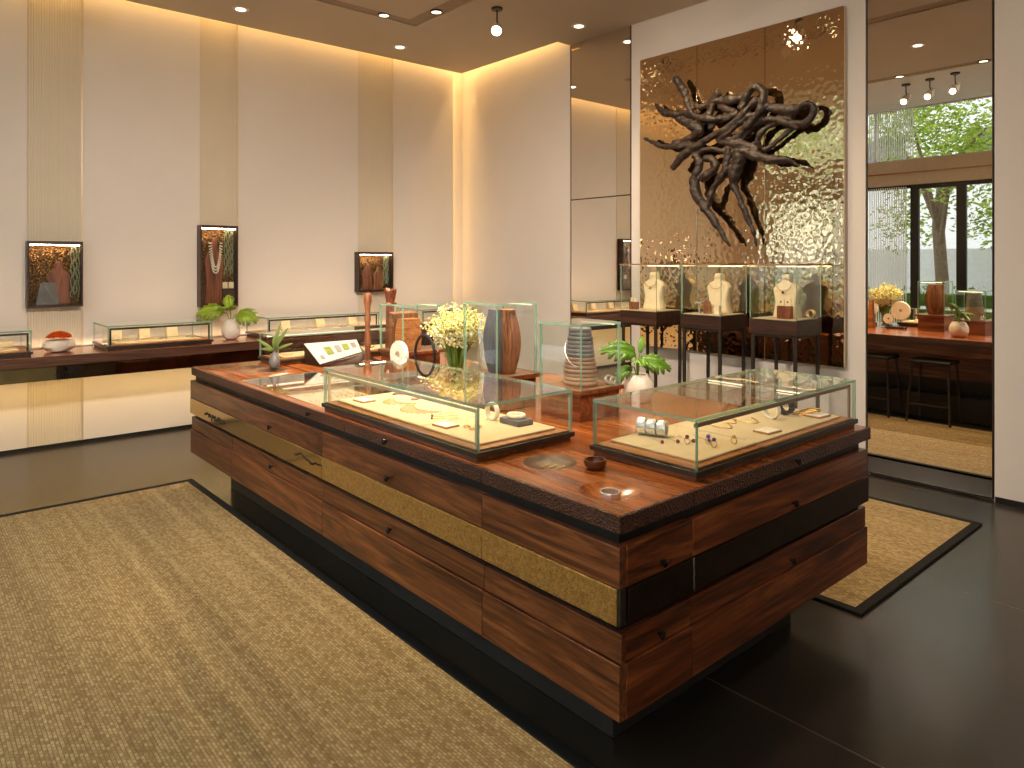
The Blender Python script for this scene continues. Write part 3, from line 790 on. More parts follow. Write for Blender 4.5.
# ------------------------------------------------------------------ plants
def blade(mb, base, tip, width, up=Vector((0,0,1)), sag=.2, n=8, mi=0, shape=None):
    base, tip = Vector(base), Vector(tip); d = tip-base; L = d.length; side = d.cross(up)
    side = side.normalized() if side.length > 1e-5 else Vector((1, 0, 0))
    nn = side.cross(d).normalized(); vs = []
    for i in range(n+1):
        q = i/n; c = base+d*q+nn*sag*L*math.sin(PI*q)*.6
        w = width*(shape(q) if shape else math.sin(PI*min(.97, q*.9+.06))**.8)
        vs += [c-side*w+nn*w*.18, c, c+side*w+nn*w*.18]
    fs = []
    for i in range(n):
        a = i*3; fs += [(a, a+1, a+4, a+3), (a+1, a+2, a+5, a+4)]
    mb.add(vs, fs, mi)
def monstera(mb, base, tip, W, up, droop=.25, lobes=5):
    base, tip = Vector(base), Vector(tip); d = tip-base; L = d.length; dn = d.normalized()
    side = dn.cross(up).normalized(); nn = side.cross(dn).normalized()
    def rib(q): return base+d*q-nn*droop*L*q*q+nn*.10*L*math.sin(PI*q)
    outline = lambda q: W*(max(0, math.sin(PI*min(1, .16+q*.86)))**.7)
    for sg in (-1, 1):
        # continuous inner web along the rib
        vs = []; N = 12
        for i in range(N+1):
            q = i/N; c = rib(q); w = outline(q)*.60
            vs += [c, c+side*sg*w+nn*.10*w]
        mb.add(vs, [(2*i, 2*i+1, 2*i+3, 2*i+2) for i in range(N)])
        for k in range(lobes):
            q0 = (k+.0)/lobes; q1 = (k+.93)/lobes
            pts = []
            for j in range(6):
                s = j/5
                for q in (q0, q1):
                    qq = q+.20*s*(1-q); qm = (q0+q1)/2+.20*s*(1-(q0+q1)/2); qq = qm+(qq-qm)*(1-.5*s**3)
                    w = outline((q0+q1)/2)
                    pts.append(rib(min(1, qq))+side*sg*(w*(.5+.5*s))+nn*(.10*w-.35*w*s*s))
            mb.add(pts, [(2*j, 2*j+1, 2*j+3, 2*j+2) for j in range(5)])
    mb.tube([rib(i/8) for i in range(9)], .0035, 5)
def solid(o, th=.0012):
    s = o.modifiers.new('thickness', 'SOLIDIFY'); s.thickness = th; s.offset = 0
Z = Vector((0, 0, 1))
CAMV = Vector((0, 0, 1.65))
# planter on the island
px, py = -2.52, 3.12
t = Thing('potted_monstera', 'rounded white stone pot with monstera leaves between glass cube and right case', 'plant', (px, py, TOP))
t.part('pot', MB().lathe([(.055, .0005), (.075, .015), (.09, .06), (.088, .10), (.068, .14), (.055, .155), (.046, .152), (.05, .13), (1e-5, .12)], (px, py, TOP), 32), 'ceramic')
cam_r = Vector((.657, .754, 0)); cam_f = Vector((-.754, .657, 0))
def mon_leaf(t, rootp, dx, dz, dy, W, L, upv=None, mat='leaf', ht=0, k=.45):
    # dx to the right of the room view, dz up, dy away
    root = Vector(rootp); base = root+cam_r*dx*k+Z*(dz*.5+.06+ht)-cam_f*dy*.2
    tip = base+(cam_r*dx+Z*dz-cam_f*dy).normalized()*L
    up = upv or (Z*.75-cam_f*.8)
    mb = MB(); monstera(mb, base, tip, W, up)
    o = t.part('leaf', mb, mat); solid(o)
    t.part('stem', MB().tube([root-Z*.04, root+(base-root)*.5+Z*.015, base], .004, 6), 'stem')
rp = (px, py, TOP+.16)
mon_leaf(t, rp, -.13, .03, .02, .075, .19, ht=.035, k=.12); mon_leaf(t, rp, .13, -.01, .03, .068, .17, ht=.01, k=.1); mon_leaf(t, rp, .0, .02, .14, .055, .13)
mon_leaf(t, rp, -.09, -.05, .06, .04, .12); mon_leaf(t, rp, .03, .10, -.05, .022, .11, Z*.2-cam_f)
# egg vase on wall counter
px, py = -7.16, 2.545
t = Thing('monstera_vase', 'white egg shaped vase with bright green monstera leaves on wall counter', 'plant', (px, py, .885))
t.part('vase', MB().lathe([(.045, .0005), (.07, .02), (.088, .07), (.087, .11), (.066, .165), (.036, .195), (.028, .20), (.022, .195), (.03, .18), (1e-5, .15)], (px, py, .885), 32), 'ceramic')
rp = (px, py, .885+.20)
mon_leaf(t, rp, -.16, .02, .05, 0.115, .25, mat='leaf_light'); mon_leaf(t, rp, .15, -.02, .05, .11, .23, mat='leaf_light'); mon_leaf(t, rp, .01, .05, .12, .10, .20, mat='leaf_light')
mon_leaf(t, rp, -.04, .10, -.05, .06, .17, mat='leaf_light')
# grey bud vase
px, py = -5.08, 2.245
px, py = -5.055, 2.11
t = Thing('bud_vase', 'small grey bud vase with a few spiky leaves on the island', 'vase', (px, py, TOP))
t.part('vase', MB().lathe([(.022, .0005), (.034, .015), (.041, .045), (.034, .075), (.017, .105), (.011, .125), (.014, .14), (.010, .139), (1e-5, .12)], (px, py, TOP), 28), 'ceramic_grey')
for dx, dz, dy, L, W in ((.05, .22, 0, .20, .013), (.11, .17, .03, .20, .014), (-.13, .09, .02, .15, .012), (.13, .05, .0, .14, .011), (-.06, .02, .09, .12, .012), (.06, .05, .09, .12, .012), (-.02, .12, -.05, .12, .012)):
    mb = MB(); base = Vector((px, py, TOP+.13)); blade(mb, base, base+(cam_r*dx+Z*dz-cam_f*dy).normalized()*L, W, Z*.3-cam_f, .12)
    solid(t.part('leaf', mb, 'leaf_grey'))
# coral bowl
px, py = -7.14, 1.085
t = Thing('orange_flower_bowl', 'lumpy white bowl heaped with orange flowers on the wall counter', 'vase', (px, py, .885))
mb = MB(); mb.lathe([(.05, .0005), (.095, .012), (.118, .045), (.115, .075), (.09, .098), (.07, .10), (.06, .09), (1e-5, .07)], (px, py, .885), 32)
mb.v = [(x+.006*math.sin(z*60+y*40), y+.006*math.sin(x*50), z) for x, y, z in mb.v]
t.part('bowl', mb, 'ceramic')
random.seed(21)
for k in range(44):
    a = k*2.4; r = .084*math.sqrt(k/44); h = .062*(1-(r/.1)**2)
    mb = MB(); c = Vector((px+r*math.cos(a), py+r*math.sin(a), .885+.095+h))
    for q in range(8):
        b = 2*PI*q/8; blade(mb, c, c+Vector((math.cos(b)*.026, math.sin(b)*.026, .016 if q % 2 else -.004)), .013, Z, .3, 3)
    solid(t.part('flower', mb, 'coral'), .001)
# flowers in clear vase
px, py = -3.487, 2.60
px, py = -3.46, 2.57
t = Thing('flower_vase', 'big bunch of pale yellow white flowers in a clear glass vase', 'vase', (px, py, TOP))
prof = [(.055, .0005), (.062, .01), (.070, .24)]
mb = MB(); mb.lathe([(.055, .0005), (.06, .008), (.07, .25), (.066, .25), (.057, .014), (1e-5, .012)], (px, py, TOP), 32)
t.part('glass_vase', mb, 'glass')
random.seed(9)
sm = MB(); bl = MB(); bw = MB(); lf = MB()
for k in range(70):
    a = random.random()*2*PI; rr = math.sqrt(random.random()); 
    b0 = Vector((px+.03*rr*math.cos(a+2), py+.03*rr*math.sin(a+2), TOP+.02))
    top = Vector((px+.18*rr*math.cos(a), py+.175*rr*math.sin(a), TOP+.30+.215*math.sqrt(max(0, 1-rr*rr*.8))*random.uniform(.6, 1.02)))
    mid = b0.lerp(top, .5); mid.x = px+(mid.x-px)*.55; mid.y = py+(mid.y-py)*.55
    pts = [b0, mid.lerp(b0, .4), mid, top]; sm.tube(pts, .0028, 5)
    if k % 3 == 0:
        blade(lf, mid.lerp(b0, .6), mid.lerp(top, .35)+Vector((random.uniform(-.03, .03), random.uniform(-.03, .03), .02)), .010, Vector((random.uniform(-1, 1), random.uniform(-1, 1), .2)), .1, 5)
    for q in range(52):
        c = mid.lerp(top, random.uniform(.42, 1.04))+Vector((random.gauss(0, .017), random.gauss(0, .017), random.gauss(0, .014)))
        tgt = bw if random.random() < (.5 if c.z < TOP+.36 else .15) else bl
        u = Vector((random.gauss(0, 1), random.gauss(0, 1), random.gauss(0, 1))).normalized(); v = u.orthogonal().normalized(); w2 = u.cross(v); s = random.uniform(.006, .0125)
        tgt.add([c+v*s, c-v*s*.5+w2*s*.87, c-v*s*.5-w2*s*.87, c+u*s*1.1], [(0, 1, 3), (1, 2, 3), (2, 0, 3)])
t.part('stems', sm, 'stem', stuff=True)
t.part('leaves', lf, 'leaf', stuff=True)
t.part('yellow_blossoms', bl, 'blossom', stuff=True, sharp=10); t.part('white_blossoms', bw, 'blossom_white', stuff=True, sharp=10)

# ------------------------------------------------------------------ merchandise in island cases
DZ = TOP+.0465
def pad(x0, x1, y0, y1, label, z=DZ, group='cream pads in the island cases'):
    return solo('display_pad', label, 'display pad', MB().box(x0, x1, y0, y1, z, z+.010), 'pad', group, .004)
pad(-3.40, -2.625, 1.755, 2.18, 'left cream pad in front island case, under the gold chains')
pad(-2.615, -2.21, 1.755, 2.18, 'right cream pad in front island case, under the ivory cuff')
pad(-1.915, -1.50, 2.20, 2.60, 'near cream pad in right island case, under the silver cuffs')
pad(-1.915, -1.50, 2.61, 3.34, 'far cream pad in right island case, under the black bracelet')
pad(-5.45, -5.19, 2.24, 2.80, 'near cream pad in left island case behind the bud vase'); pad(-5.45, -5.19, 2.81, 3.34, 'far cream pad in left island case behind the catalogue')
PZ = DZ+.0105
def card(x, y, a, label, w=.10, d=.075, z=PZ, group='white cards in the glass cases'):
    t = Thing('price_card', label, 'card', (x, y, z), group)
    R = Matrix.Translation((x, y, 0)) @ Matrix.Rotation(a, 4, 'Z')
    t.part('tray', MB().box(-w/2, w/2, -d/2, d/2, z, z+.008).xf(R), 'card_edge', .001)
    t.part('card_face', MB().box(-w/2+.004, w/2-.004, -d/2+.004, d/2-.004, z+.008, z+.0095).xf(R), 'card')
card(-3.27, 1.84, .05, 'white card at left end of front island case'); card(-2.54, 1.83, .05, 'white card near right corner of front island case')
card(-1.56, 2.79, 1.5, 'white card midway along right island case'); card(-1.565, 3.25, 1.5, 'white card at far end of right island case')
def strand(pts, r, m, label, name='necklace', cat='necklace', group=None):
    return solo(name, label, cat, MB().tube(pts, r, 5), m, group)
def uchain(x, y, w, l, a, z=PZ+.003, n=18):
    pts = []
    for i in range(n+1):
        q = i/n; s = (q-.5)*2
        px_, py_ = w*s, l*(s*s)-l*.5
        pts.append((x+px_*math.cos(a)-py_*math.sin(a), y+px_*math.sin(a)+py_*math.cos(a), z))
    return pts
gg = 'gold chains in the front case'
def fringe(x, y, w, n, L, label):
    t = Thing('fringe_necklace', label, 'necklace', (x, y, PZ), gg)
    arc = [(x+w*(k/20-.5)*1.0, y+.05-.05*math.sin(PI*k/20), PZ+.003) for k in range(21)]
    t.part('chain', MB().tube(arc, .0018, 5), 'gold')
    mb = MB()
    for k in range(n):
        q = (k+.5)/n; px_, py_ = x+w*(q-.5), y+.05-.05*math.sin(PI*q); l = L*(.5+.5*math.sin(PI*q))
        mb.tube([(px_, py_, PZ+.003), (px_+.3*l*(q-.5), py_-l, PZ+.003)], .0014, 4); mb.ball((px_+.3*l*(q-.5), py_-l, PZ+.004), .0032, 6)
    t.part('fringe', mb, 'gold', stuff=True)
fringe(-3.13, 1.95, .20, 9, .07, 'gold fringe necklace right of the left card in front case'); fringe(-2.90, 1.93, .24, 11, .09, 'larger gold fringe necklace left of the pad joint in front case')
for i, (x, y) in enumerate(((-2.72, 1.95), (-2.68, 1.92))):
    t = Thing('gold_chain', ('gold chain on the pad left of its joint', 'gold chain nearest the pad joint')[i], 'necklace', (x, y, PZ), gg)
    t.part('chain', MB().tube(uchain(x, y, .03, .12, -.2), .0016, 5), 'gold')
    px_ = uchain(x, y, .03, .12, -.2)[9]
    t.part('pendant', MB().ball((px_[0], px_[1], PZ+.005), .006, 8), 'ruby')
solo('brown_collar', 'brown leather collar lying at back of front island case', 'necklace', MB().tube([(-3.22+.10*math.cos(a), 2.06+.05*math.sin(a), PZ+.006) for a in [PI*k/14*1.3-.5 for k in range(15)]], .006, 8), 'rail')
for i, (x, y) in enumerate(((-2.46, 1.885), (-2.43, 1.92), (-2.405, 1.875))):
    solo('gold_earring', ('gold earring right of the right card, nearest it', 'gold earring right of the right card, rearmost', 'gold earring right of the right card, nearest the corner')[i], 'earring', MB().torus((x, y, PZ+.005), .014, .003, 'z', 14, 6).ball((x+.014, y, PZ+.007), .006), 'gold', 'gold earrings in the front case')
solo('ivory_cuff', 'standing ivory cuff bracelet in front island case', 'bracelet', annulus((-2.50, 2.06, PZ+.041), .041, .031, .022), 'ivory')
solo('grey_block', 'grey stone block holding a bead bracelet in front island case', 'jewellery stand', MB().box(-2.44, -2.31, 2.05, 2.14, PZ, PZ+.026), 'stone_grey', None, .004)
mb = MB()
for k in range(18):
    a = 2*PI*k/18; mb.ball((-2.375+.038*math.cos(a), 2.095+.030*math.sin(a), PZ+.0365), .010, 8)
solo('bead_bracelet', 'chunky ivory bead bracelet on the grey block', 'bracelet', mb, 'ivory')
# right case
for i in range(3):
    x, y, R_ = -1.88+.040*i, 2.36+.014*i, (.036, .035, .034)[i]
    a0 = annulus((0, 0, 0), R_, R_-.004, .034); a0.xf(Matrix.Translation((x, y, PZ+R_)) @ Matrix.Rotation(math.radians(-68), 4, 'Z'))
    solo('silver_cuff', ('leftmost of three silver cuffs lying in a row in right case', 'middle of three silver cuffs lying in a row in right case', 'rightmost of three silver cuffs lying in a row in right case')[i], 'bracelet', a0, 'silver', 'silver cuffs in the right case')
names = ['nearest the cuffs', 'second from the cuffs', 'third from the cuffs', 'fourth from the cuffs']
for i in range(4):
    x, y = -1.74+.035*i, 2.30+.055*i
    t = Thing('drop_earrings', 'long drop earring with red stone in right case, '+names[i], 'earring', (x, y, PZ), 'drop earrings in the right case')
    t.part('wire', MB().tube([(x, y, PZ+.004), (x-.09, y+.03, PZ+.004)], .0015, 5), 'silver')
    t.part('stone', MB().ball((x+.006, y-.002, PZ+.006), .008, 8), 'ruby' if i != 3 else 'violet')
for i in range(4):
    x, y = (-1.66, -1.61, -1.565, -1.54)[i], (2.36, 2.43, 2.40, 2.50)[i]
    t = Thing('gem_ring', ('gem ring behind the case corner, leftmost of four', 'gem ring behind the case corner, second of four', 'gem ring behind the case corner, nearest the glass', 'gem ring behind the case corner, farthest of four')[i], 'ring', (x, y, PZ), 'gem rings in the right case')
    t.part('band', MB().torus((x, y, PZ+.0145), .0125, .002, 'y', 18, 6), 'gold')
    t.part('stone', MB().ball((x, y, PZ+.030), .0085, 8), ('ruby', 'violet', 'violet', 'gold')[i])
for i, (x, y) in enumerate(((-1.74, 2.74), (-1.78, 2.84), (-1.72, 2.92))):
    strand(uchain(x, y, .05, .10, 1.2), .0024, 'gold', ('fine gold necklace in right case, nearest the middle card', 'fine gold necklace in right case, behind the middle card', 'fine gold necklace in right case, before the ivory bangle')[i], 'gold_necklace', 'necklace', 'gold necklaces in the right case')
solo('ivory_bangle', 'pale ivory bangle standing beside the black bracelet', 'bracelet', annulus((-1.68, 3.04, PZ+.040), .040, .030, .03), 'ivory')
mb = MB()
for k in range(16):
    a = 2*PI*k/16
    for dy in (-.014, .014): mb.ball((-1.675+.032*math.cos(a), 3.16+dy, PZ+.0425+.032*math.sin(a)), .0095, 7)
solo('black_bracelet', 'chunky black bead bracelet standing in right case', 'bracelet', mb, 'black_bead')
mb = MB()
for k in range(5): mb.torus((-1.64+.012*k, 3.22+.012*k, PZ+.003+.0055*k), .030, .003, 'z', 20, 6)
solo('gold_bangle_stack', 'heap of thin gold bangles beside the far card', 'bracelet', mb, 'gold')
# things in dishes
for i in range(3):
    x, y = -1.965+.028*i, 1.885+.016*i
    zz = TOP-.0215+.003
    solo('gold_hair_pin', ('gold pin in the round dish beside front case, leftmost', 'gold pin in the round dish beside front case, middle', 'gold pin in the round dish beside front case, rightmost')[i], 'pin', MB().tube([(x-.01, y-.012, TOP-.008), (x+.004, y+.006, TOP+.0), (x-.012, y+.022, TOP-.006)], .0038, 6), 'gold', 'gold pins in the dish')
solo('silver_bangle', 'bright silver band lying in the dish near the island corner', 'bracelet', annulus((0, 0, 0), .036, .029, .020).xf(Matrix.Translation((-1.60, 1.835, TOP-.011)) @ Matrix.Rotation(PI/2, 4, 'X')), 'silver')
solo('wooden_bowl', 'small dark wooden bowl on the island between the round dishes', 'bowl', MB().lathe([(.022, .0005), (.036, .008), (.043, .024), (.041, .036), (.036, .0355), (.036, .024), (.026, .012), (1e-5, .010)], (-1.81, 1.99, TOP), 28), 'wood_block')
# left island case contents
for i in range(4):
    y = 2.32+.24*i
    strand(uchain(-5.32, y, .05, .12, 1.2), .003, 'black_bead' if i % 2 else 'gold', ('gold necklace in left island case, nearest the bud vase', 'black necklace in left island case, second from near end', 'gold necklace in left island case, third from near end', 'black necklace in left island case, farthest')[i], 'short_necklace', 'necklace', 'necklaces in the left island case')

# wall case contents
def wall_case_goods(y0, y1, tag_, n, far):
    pad_l = 'cream pad inside the '+tag_
    z = .885+.0465
    solo('display_pad', pad_l, 'display pad', MB().box(-7.36, -6.95, y0+.08, y1-.08, z, z+.010), 'pad', 'cream pads in the wall cases', .004)
    random.seed(int(y0*100)+5)
    pos = ('at its left end', 'left of its middle', 'at its middle', 'right of its middle', 'toward its right', 'at its right end')
    for k in range(n):
        y = y0+.14+(y1-y0-.28)*k/max(1, n-1); kind = (k*2+far) % 4
        where = pos[round(k*5/max(1, n-1))]+' in the '+tag_
        if kind == 0:
            solo('necklace_stand', 'small cream necklace stand '+where, 'jewellery stand', MB().poly_y([(-7.28, z+.0105), (-7.20, z+.0105), (-7.235, z+.105), (-7.275, z+.105)], y-.05, y+.05), 'linen', 'stands in the wall cases', .006)
        elif kind == 1:
            solo('gold_necklace', 'gold necklace '+where, 'necklace', MB().tube(uchain(-7.10, y, .05, .12, -1.2, z+.013), .0035, 5), 'gold', 'necklaces in the wall cases')
        elif kind == 2:
            solo('silver_bracelet', 'silver bracelet '+where, 'bracelet', MB().torus((-7.08, y, z+.016), .035, .006, 'z', 20, 6), 'silver', 'bracelets in the wall cases')
        else:
            solo('cream_ring_box', 'cream ring block '+where, 'jewellery stand', MB().box(-7.27, -7.20, y-.05, y+.05, z+.0105, z+.06), 'linen', 'stands in the wall cases', .005)
wall_case_goods(-.10, .86, 'wall case cut by left photo edge', 6, 1)
wall_case_goods(1.40, 2.275, 'wall case beside the egg vase', 6, 0)
wall_case_goods(2.80, 4.06, 'wall case behind the bud vase', 6, 2)
wall_case_goods(4.62, 5.42, 'wall case nearest the corner', 4, 3)

# ------------------------------------------------------------------ wall niches
def niche(label, y0, y1, z0, z1):
    x1 = XL+.11
    t = Thing('wall_showcase', label, 'display case', (XL, (y0+y1)/2, z0), 'showcases on the left wall')
    f = .014
    t.part('frame', MB().box(XL-.008, x1, y0, y1, z1-.028, z1).box(XL-.008, x1, y0, y1, z0, z0+.02).box(XL-.008, x1, y0, y0+f, z0+.02, z1-.028).box(XL-.008, x1, y1-f, y1, z0+.02, z1-.028), 'wood_dark', .002)
    t.part('back_panel', MB().box(XL-.008, XL+.002, y0+f, y1-f, z0+.02, z1-.028), 'mosaic')
    t.part('glass_front', MB().box(x1-.012, x1-.006, y0+f, y1-f, z0+.02, z1-.028, 0, 'x'), ['glass', 'glass_edge'])
    t.part('light_bar', MB().box(x1-.035, x1-.020, y0+f+.01, y1-f-.01, z1-.038, z1-.029), 'led_case')
def bust(name, label, cx, cy, z0, W, H, D, m, axis='x', group=None, neck=.32):
    # flat torso bust facing axis
    prof = [(-.50, 0), (.50, 0), (.40, .35), (.50, .66), (.36, .76), (.17, .82), (.15, .97), (.10, 1.0), (-.10, 1.0), (-.15, .97), (-.17, .82), (-.36, .76), (-.50, .66), (-.40, .35)]
    mb = MB(); n = len(prof); rows = 5; vs = []; fs = []
    for j in range(rows):
        s = j/(rows-1)*2-1; k = math.sqrt(max(.05, 1-.75*s*s)); 
        for (a, h) in prof:
            u = a*W*(.80+.20*k); v = s*D/2*(.55+.45*(1-h*.5))
            vs.append((cx+v, cy+u, z0+h*H) if axis == 'x' else (cx+u, cy+v, z0+h*H))
    for j in range(rows-1):
        for i in range(n): fs.append((j*n+i, j*n+(i+1) % n, (j+1)*n+(i+1) % n, (j+1)*n+i))
    fs.append(tuple(range(n))); fs.append(tuple((rows-1)*n+i for i in range(n)))
    mb.add(vs, fs)
    o = solo(name, label, 'jewellery stand', mb, m, group, .008, 50)
    return o
def strands(label, cx, cy, z0, z1, n, m, spread=.07):
    t = Thing('bead_strands', label, 'necklace', (cx, cy, z0))
    for k in range(n):
        y = cy-spread/2+spread*k/(n-1); mb = MB(); N = int((z1-z0)/.013)
        for i in range(N): mb.ball((cx+.004*math.sin(i*1.3+k), y+.005*math.sin(i*.7+k*2), z1-.0065-i*.013*(1-.04*(k % 3))), .0062, 6)
        t.part('strand', mb, m)
def loop_necklace(name, label, x, cy, ztop, w, drop, r, m, rows=1):
    t = Thing(name, label, 'necklace', (x, cy, ztop-drop))
    for q in range(rows):
        mb = MB(); N = 36; W = w*(1-.16*q); Dp = drop*(1-.10*q)
        for i in range(N+1):
            s = i/N*2-1; mb.ball((x+.004*q, cy+W*.5*(abs(s)**.75)*(1 if s > 0 else -1)*(1 if abs(s) < .98 else .96), ztop-Dp*(1-abs(s)**2.0)), r, 6)
        t.part('strand', mb, m)
ny0 = [( .886, 1.305, 1.253, 1.833), (2.318, 2.690, 1.197, 2.019), (4.075, 4.535, 1.301, 1.767)]
niche('square dark framed wall showcase at left, holding a grey trapezoid stand', *ny0[0])
niche('tall dark framed wall showcase holding a long white bead necklace', *ny0[1])
niche('small dark framed wall showcase nearest the room corner', *ny0[2])
xb = XL+.05
bust('brown_bust', 'red brown wooden bust inside the square wall showcase', xb-.012, 1.13, 1.2735, .20, .38, .04, 'wood_red')
solo('grey_bust', 'blue grey trapezoid stand draped with chains in square wall showcase', 'jewellery stand', MB().add([(xb+.014, .95, 1.2735), (xb+.034, .95, 1.2735), (xb+.034, 1.13, 1.2735), (xb+.014, 1.13, 1.2735), (xb+.014, .985, 1.47), (xb+.022, .985, 1.47), (xb+.022, 1.10, 1.47), (xb+.014, 1.10, 1.47)], [(0,3,2,1),(4,5,6,7),(0,1,5,4),(1,2,6,5),(2,3,7,6),(3,0,4,7)]), 'stone_grey', None, .003)
strands('green grey bead strands hanging at right in square wall showcase', xb+.01, 1.25, 1.32, 1.80, 4, 'green_bead', .06)
strand([(xb+.034, 1.01, 1.46), (xb+.038, 1.05, 1.38), (xb+.041, 1.09, 1.31)], .003, 'silver', 'silver chain across the grey stand in square wall showcase', 'silver_chain')
bust('brown_bust', 'tall red brown bust in the tall wall showcase', xb-.015, 2.47, 1.2175, .20, .68, .05, 'wood_red')
loop_necklace('white_bead_necklace', 'long multi strand white bead necklace in the tall wall showcase', xb+.026, 2.475, 1.84, .13, .30, .0075, 'ivory', 3)
strands('green bead strands hanging at right in tall wall showcase', xb+.012, 2.61, 1.52, 1.98, 5, 'green_bead', .08)
solo('wooden_box', 'dark wooden box at bottom right of tall wall showcase', 'box', MB().box(xb-.005, xb+.04, 2.545, 2.665, 1.2175, 1.38), 'wood_dark', None, .003)
for i in range(2):
    solo('earring_card', ('left cream earring card on the box in tall wall showcase', 'right cream earring card on the box in tall wall showcase')[i], 'card', MB().box(xb+.005, xb+.015, 2.55+.06*i, 2.60+.06*i, 1.3805, 1.445), 'linen', 'earring cards in the tall showcase', .002)
bust('brown_bust', 'left brown bust in the small wall showcase near the corner', xb-.012, 4.22, 1.3215, .16, .31, .04, 'wood_red')
bust('brown_bust', 'right brown bust in the small wall showcase near the corner', xb+.0, 4.36, 1.3215, .14, .27, .04, 'wood_bust')
strands('green bead strands hanging in the small wall showcase near the corner', xb+.01, 4.46, 1.36, 1.73, 4, 'green_bead', .06)

# ------------------------------------------------------------------ pedestals
def pedestal(x0, x1, label):
    y0, y1 = 5.17, 5.58
    t = Thing('pedestal_case', label, 'display case', ((x0+x1)/2, (y0+y1)/2, 0), 'glass topped pedestals by the bronze panels')
    t.part('tray_box', MB().box(x0, x1, y0, y1, 1.085, 1.20), 'wood_dark', .003)
    l = .024
    for a, b in ((x0+.012, y0+.012), (x1-.012-l, y0+.012), (x0+.012, y1-.012-l), (x1-.012-l, y1-.012-l)):
        t.part('leg', MB().box(a, a+l, b, b+l, .0155 if y0 < 5.16 else .002, 1.085), 'leg_metal', .002)
    t.part('leg_frame', MB().box(x0+.012+l, x1-.012-l, y0+.016, y0+.030, 1.066, 1.084).box(x0+.012+l, x1-.012-l, y1-.030, y1-.016, 1.066, 1.084).box(x0+.016, x0+.030, y0+.012+l, y1-.012-l, 1.066, 1.084).box(x1-.030, x1-.016, y0+.012+l, y1-.012-l, 1.066, 1.084), 'leg_metal')
    t.part('lining', MB().box(x0+.02, x1-.02, y0+.02, y1-.02, 1.2005, 1.206), 'pad')
    panes(t, x0+.003, x1-.003, y0+.003, y1-.003, 1.2065, 1.632, .008)
    t.part('top_frame', MB().box(x0+.003, x1-.003, y0-.003, y0+.003, 1.622, 1.634).box(x0+.003, x1-.003, y1-.003, y1+.003, 1.622, 1.634).box(x0-.003, x0+.003, y0-.003, y1+.003, 1.622, 1.634).box(x1-.003, x1+.003, y0-.003, y1+.003, 1.622, 1.634), 'rail')
    t.part('light_bar', MB().box(x0+.03, x1-.03, y1-.036, y1-.030, 1.610, 1.617), 'led')
PD = [(-4.389, -3.965), (-3.707, -3.305), (-3.052, -2.652)]
for (a, b), lb in zip(PD, ('glass topped pedestal at left of the bronze panels', 'glass topped pedestal at middle of the bronze panels', 'glass topped pedestal at right of the bronze panels, holding red pendant')):
    pedestal(a, b, lb)
for i, ((a, b), lb) in enumerate(zip(PD, ('cream bust in the left pedestal case', 'cream bust with gold collar in the middle pedestal case', 'cream bust with red pendant in the right pedestal case'))):
    cx = (a+b)/2+(.0, .03, -.005)[i]
    bust('cream_bust', lb, cx, 5.42, 1.2065, .22, .345, .10, 'linen', 'y', 'cream busts in the pedestal cases')
    pts = [(cx+.062*math.sin(s*PI/2)*1.0, 5.36-.012*(1-abs(s)), 1.2065+.345*.78-.055*(1-s*s)) for s in [k/8-1 for k in range(17)]]
    t = Thing('bust_necklace', ('fine gold necklace on the left cream bust', 'gold collar necklace on the middle cream bust', 'gold necklace with red pendant on the right cream bust')[i], 'necklace', (cx, 5.35, 1.40), 'necklaces on the cream busts')
    t.part('chain', MB().tube(pts, .0032, 6), 'gold')
    if i != 1: t.part('pendant', MB().ball((cx, 5.346, 1.2065+.345*.78-.068), .011, 8), 'ruby' if i == 2 else 'gold')
def small_box(x, y, w, d, h, label, m): return solo('wooden_ring_box', label, 'box', MB().box(x-w/2, x+w/2, y-d/2, y+d/2, 1.2065, 1.2065+h), m, 'small boxes in the pedestal cases', .003)
small_box(-4.30, 5.27, .075, .06, .07, 'red brown box in left pedestal case', 'wood_red')
for i in range(2): solo('earring_card', ('left cream card on box in left pedestal case', 'right cream card on box in left pedestal case')[i], 'card', MB().box(-4.335+.038*i, -4.303+.038*i, 5.262, 5.272, 1.277, 1.315), 'linen', 'cards on the pedestal boxes', .001)
small_box(-2.80, 5.27, .11, .05, .10, 'dark red box before bust in right pedestal case', 'wood_red')
for i in range(2):
    t = Thing('earring_card', ('left cream earring card on box in right pedestal case', 'right cream earring card on box in right pedestal case')[i], 'card', (-2.828+.056*i, 5.27, 1.307), 'cards on the pedestal boxes')
    t.part('card', MB().box(-2.852+.056*i, -2.804+.056*i, 5.262, 5.272, 1.307, 1.362), 'linen', .001); t.part('stud', MB().ball((-2.828+.056*i, 5.259, 1.338), .007), 'ruby')
small_box(-3.40, 5.27, .05, .04, .075, 'small pale box in middle pedestal case', 'linen')
solo('brown_arch_stand', 'brown arch shaped stand in middle pedestal case', 'jewellery stand', MB().poly_y([(-3.545, 1.2065), (-3.485, 1.2065), (-3.485, 1.28), (-3.50, 1.315), (-3.515, 1.325), (-3.53, 1.315), (-3.545, 1.28)], 5.27, 5.31), 'wood_bust', None, .004)
mb = MB(); mb.lathe([(.022, 0), (.022, .008), (.008, .012), (.008, .08), (.045, .085), (.045, .10), (1e-5, .105)], (-3.595, 5.29, 1.2065), 18)
solo('silver_ring_stand', 'silver mushroom shaped stand in middle pedestal case', 'jewellery stand', mb, 'silver')
mb = MB()
for k in range(4): mb.torus((-2.70, 5.47+.012*k, 1.2065+.0345), .030, .004, 'y', 18, 6)
solo('gold_bangles', 'gold bangles standing at rear right of right pedestal case', 'bracelet', mb, 'gold')

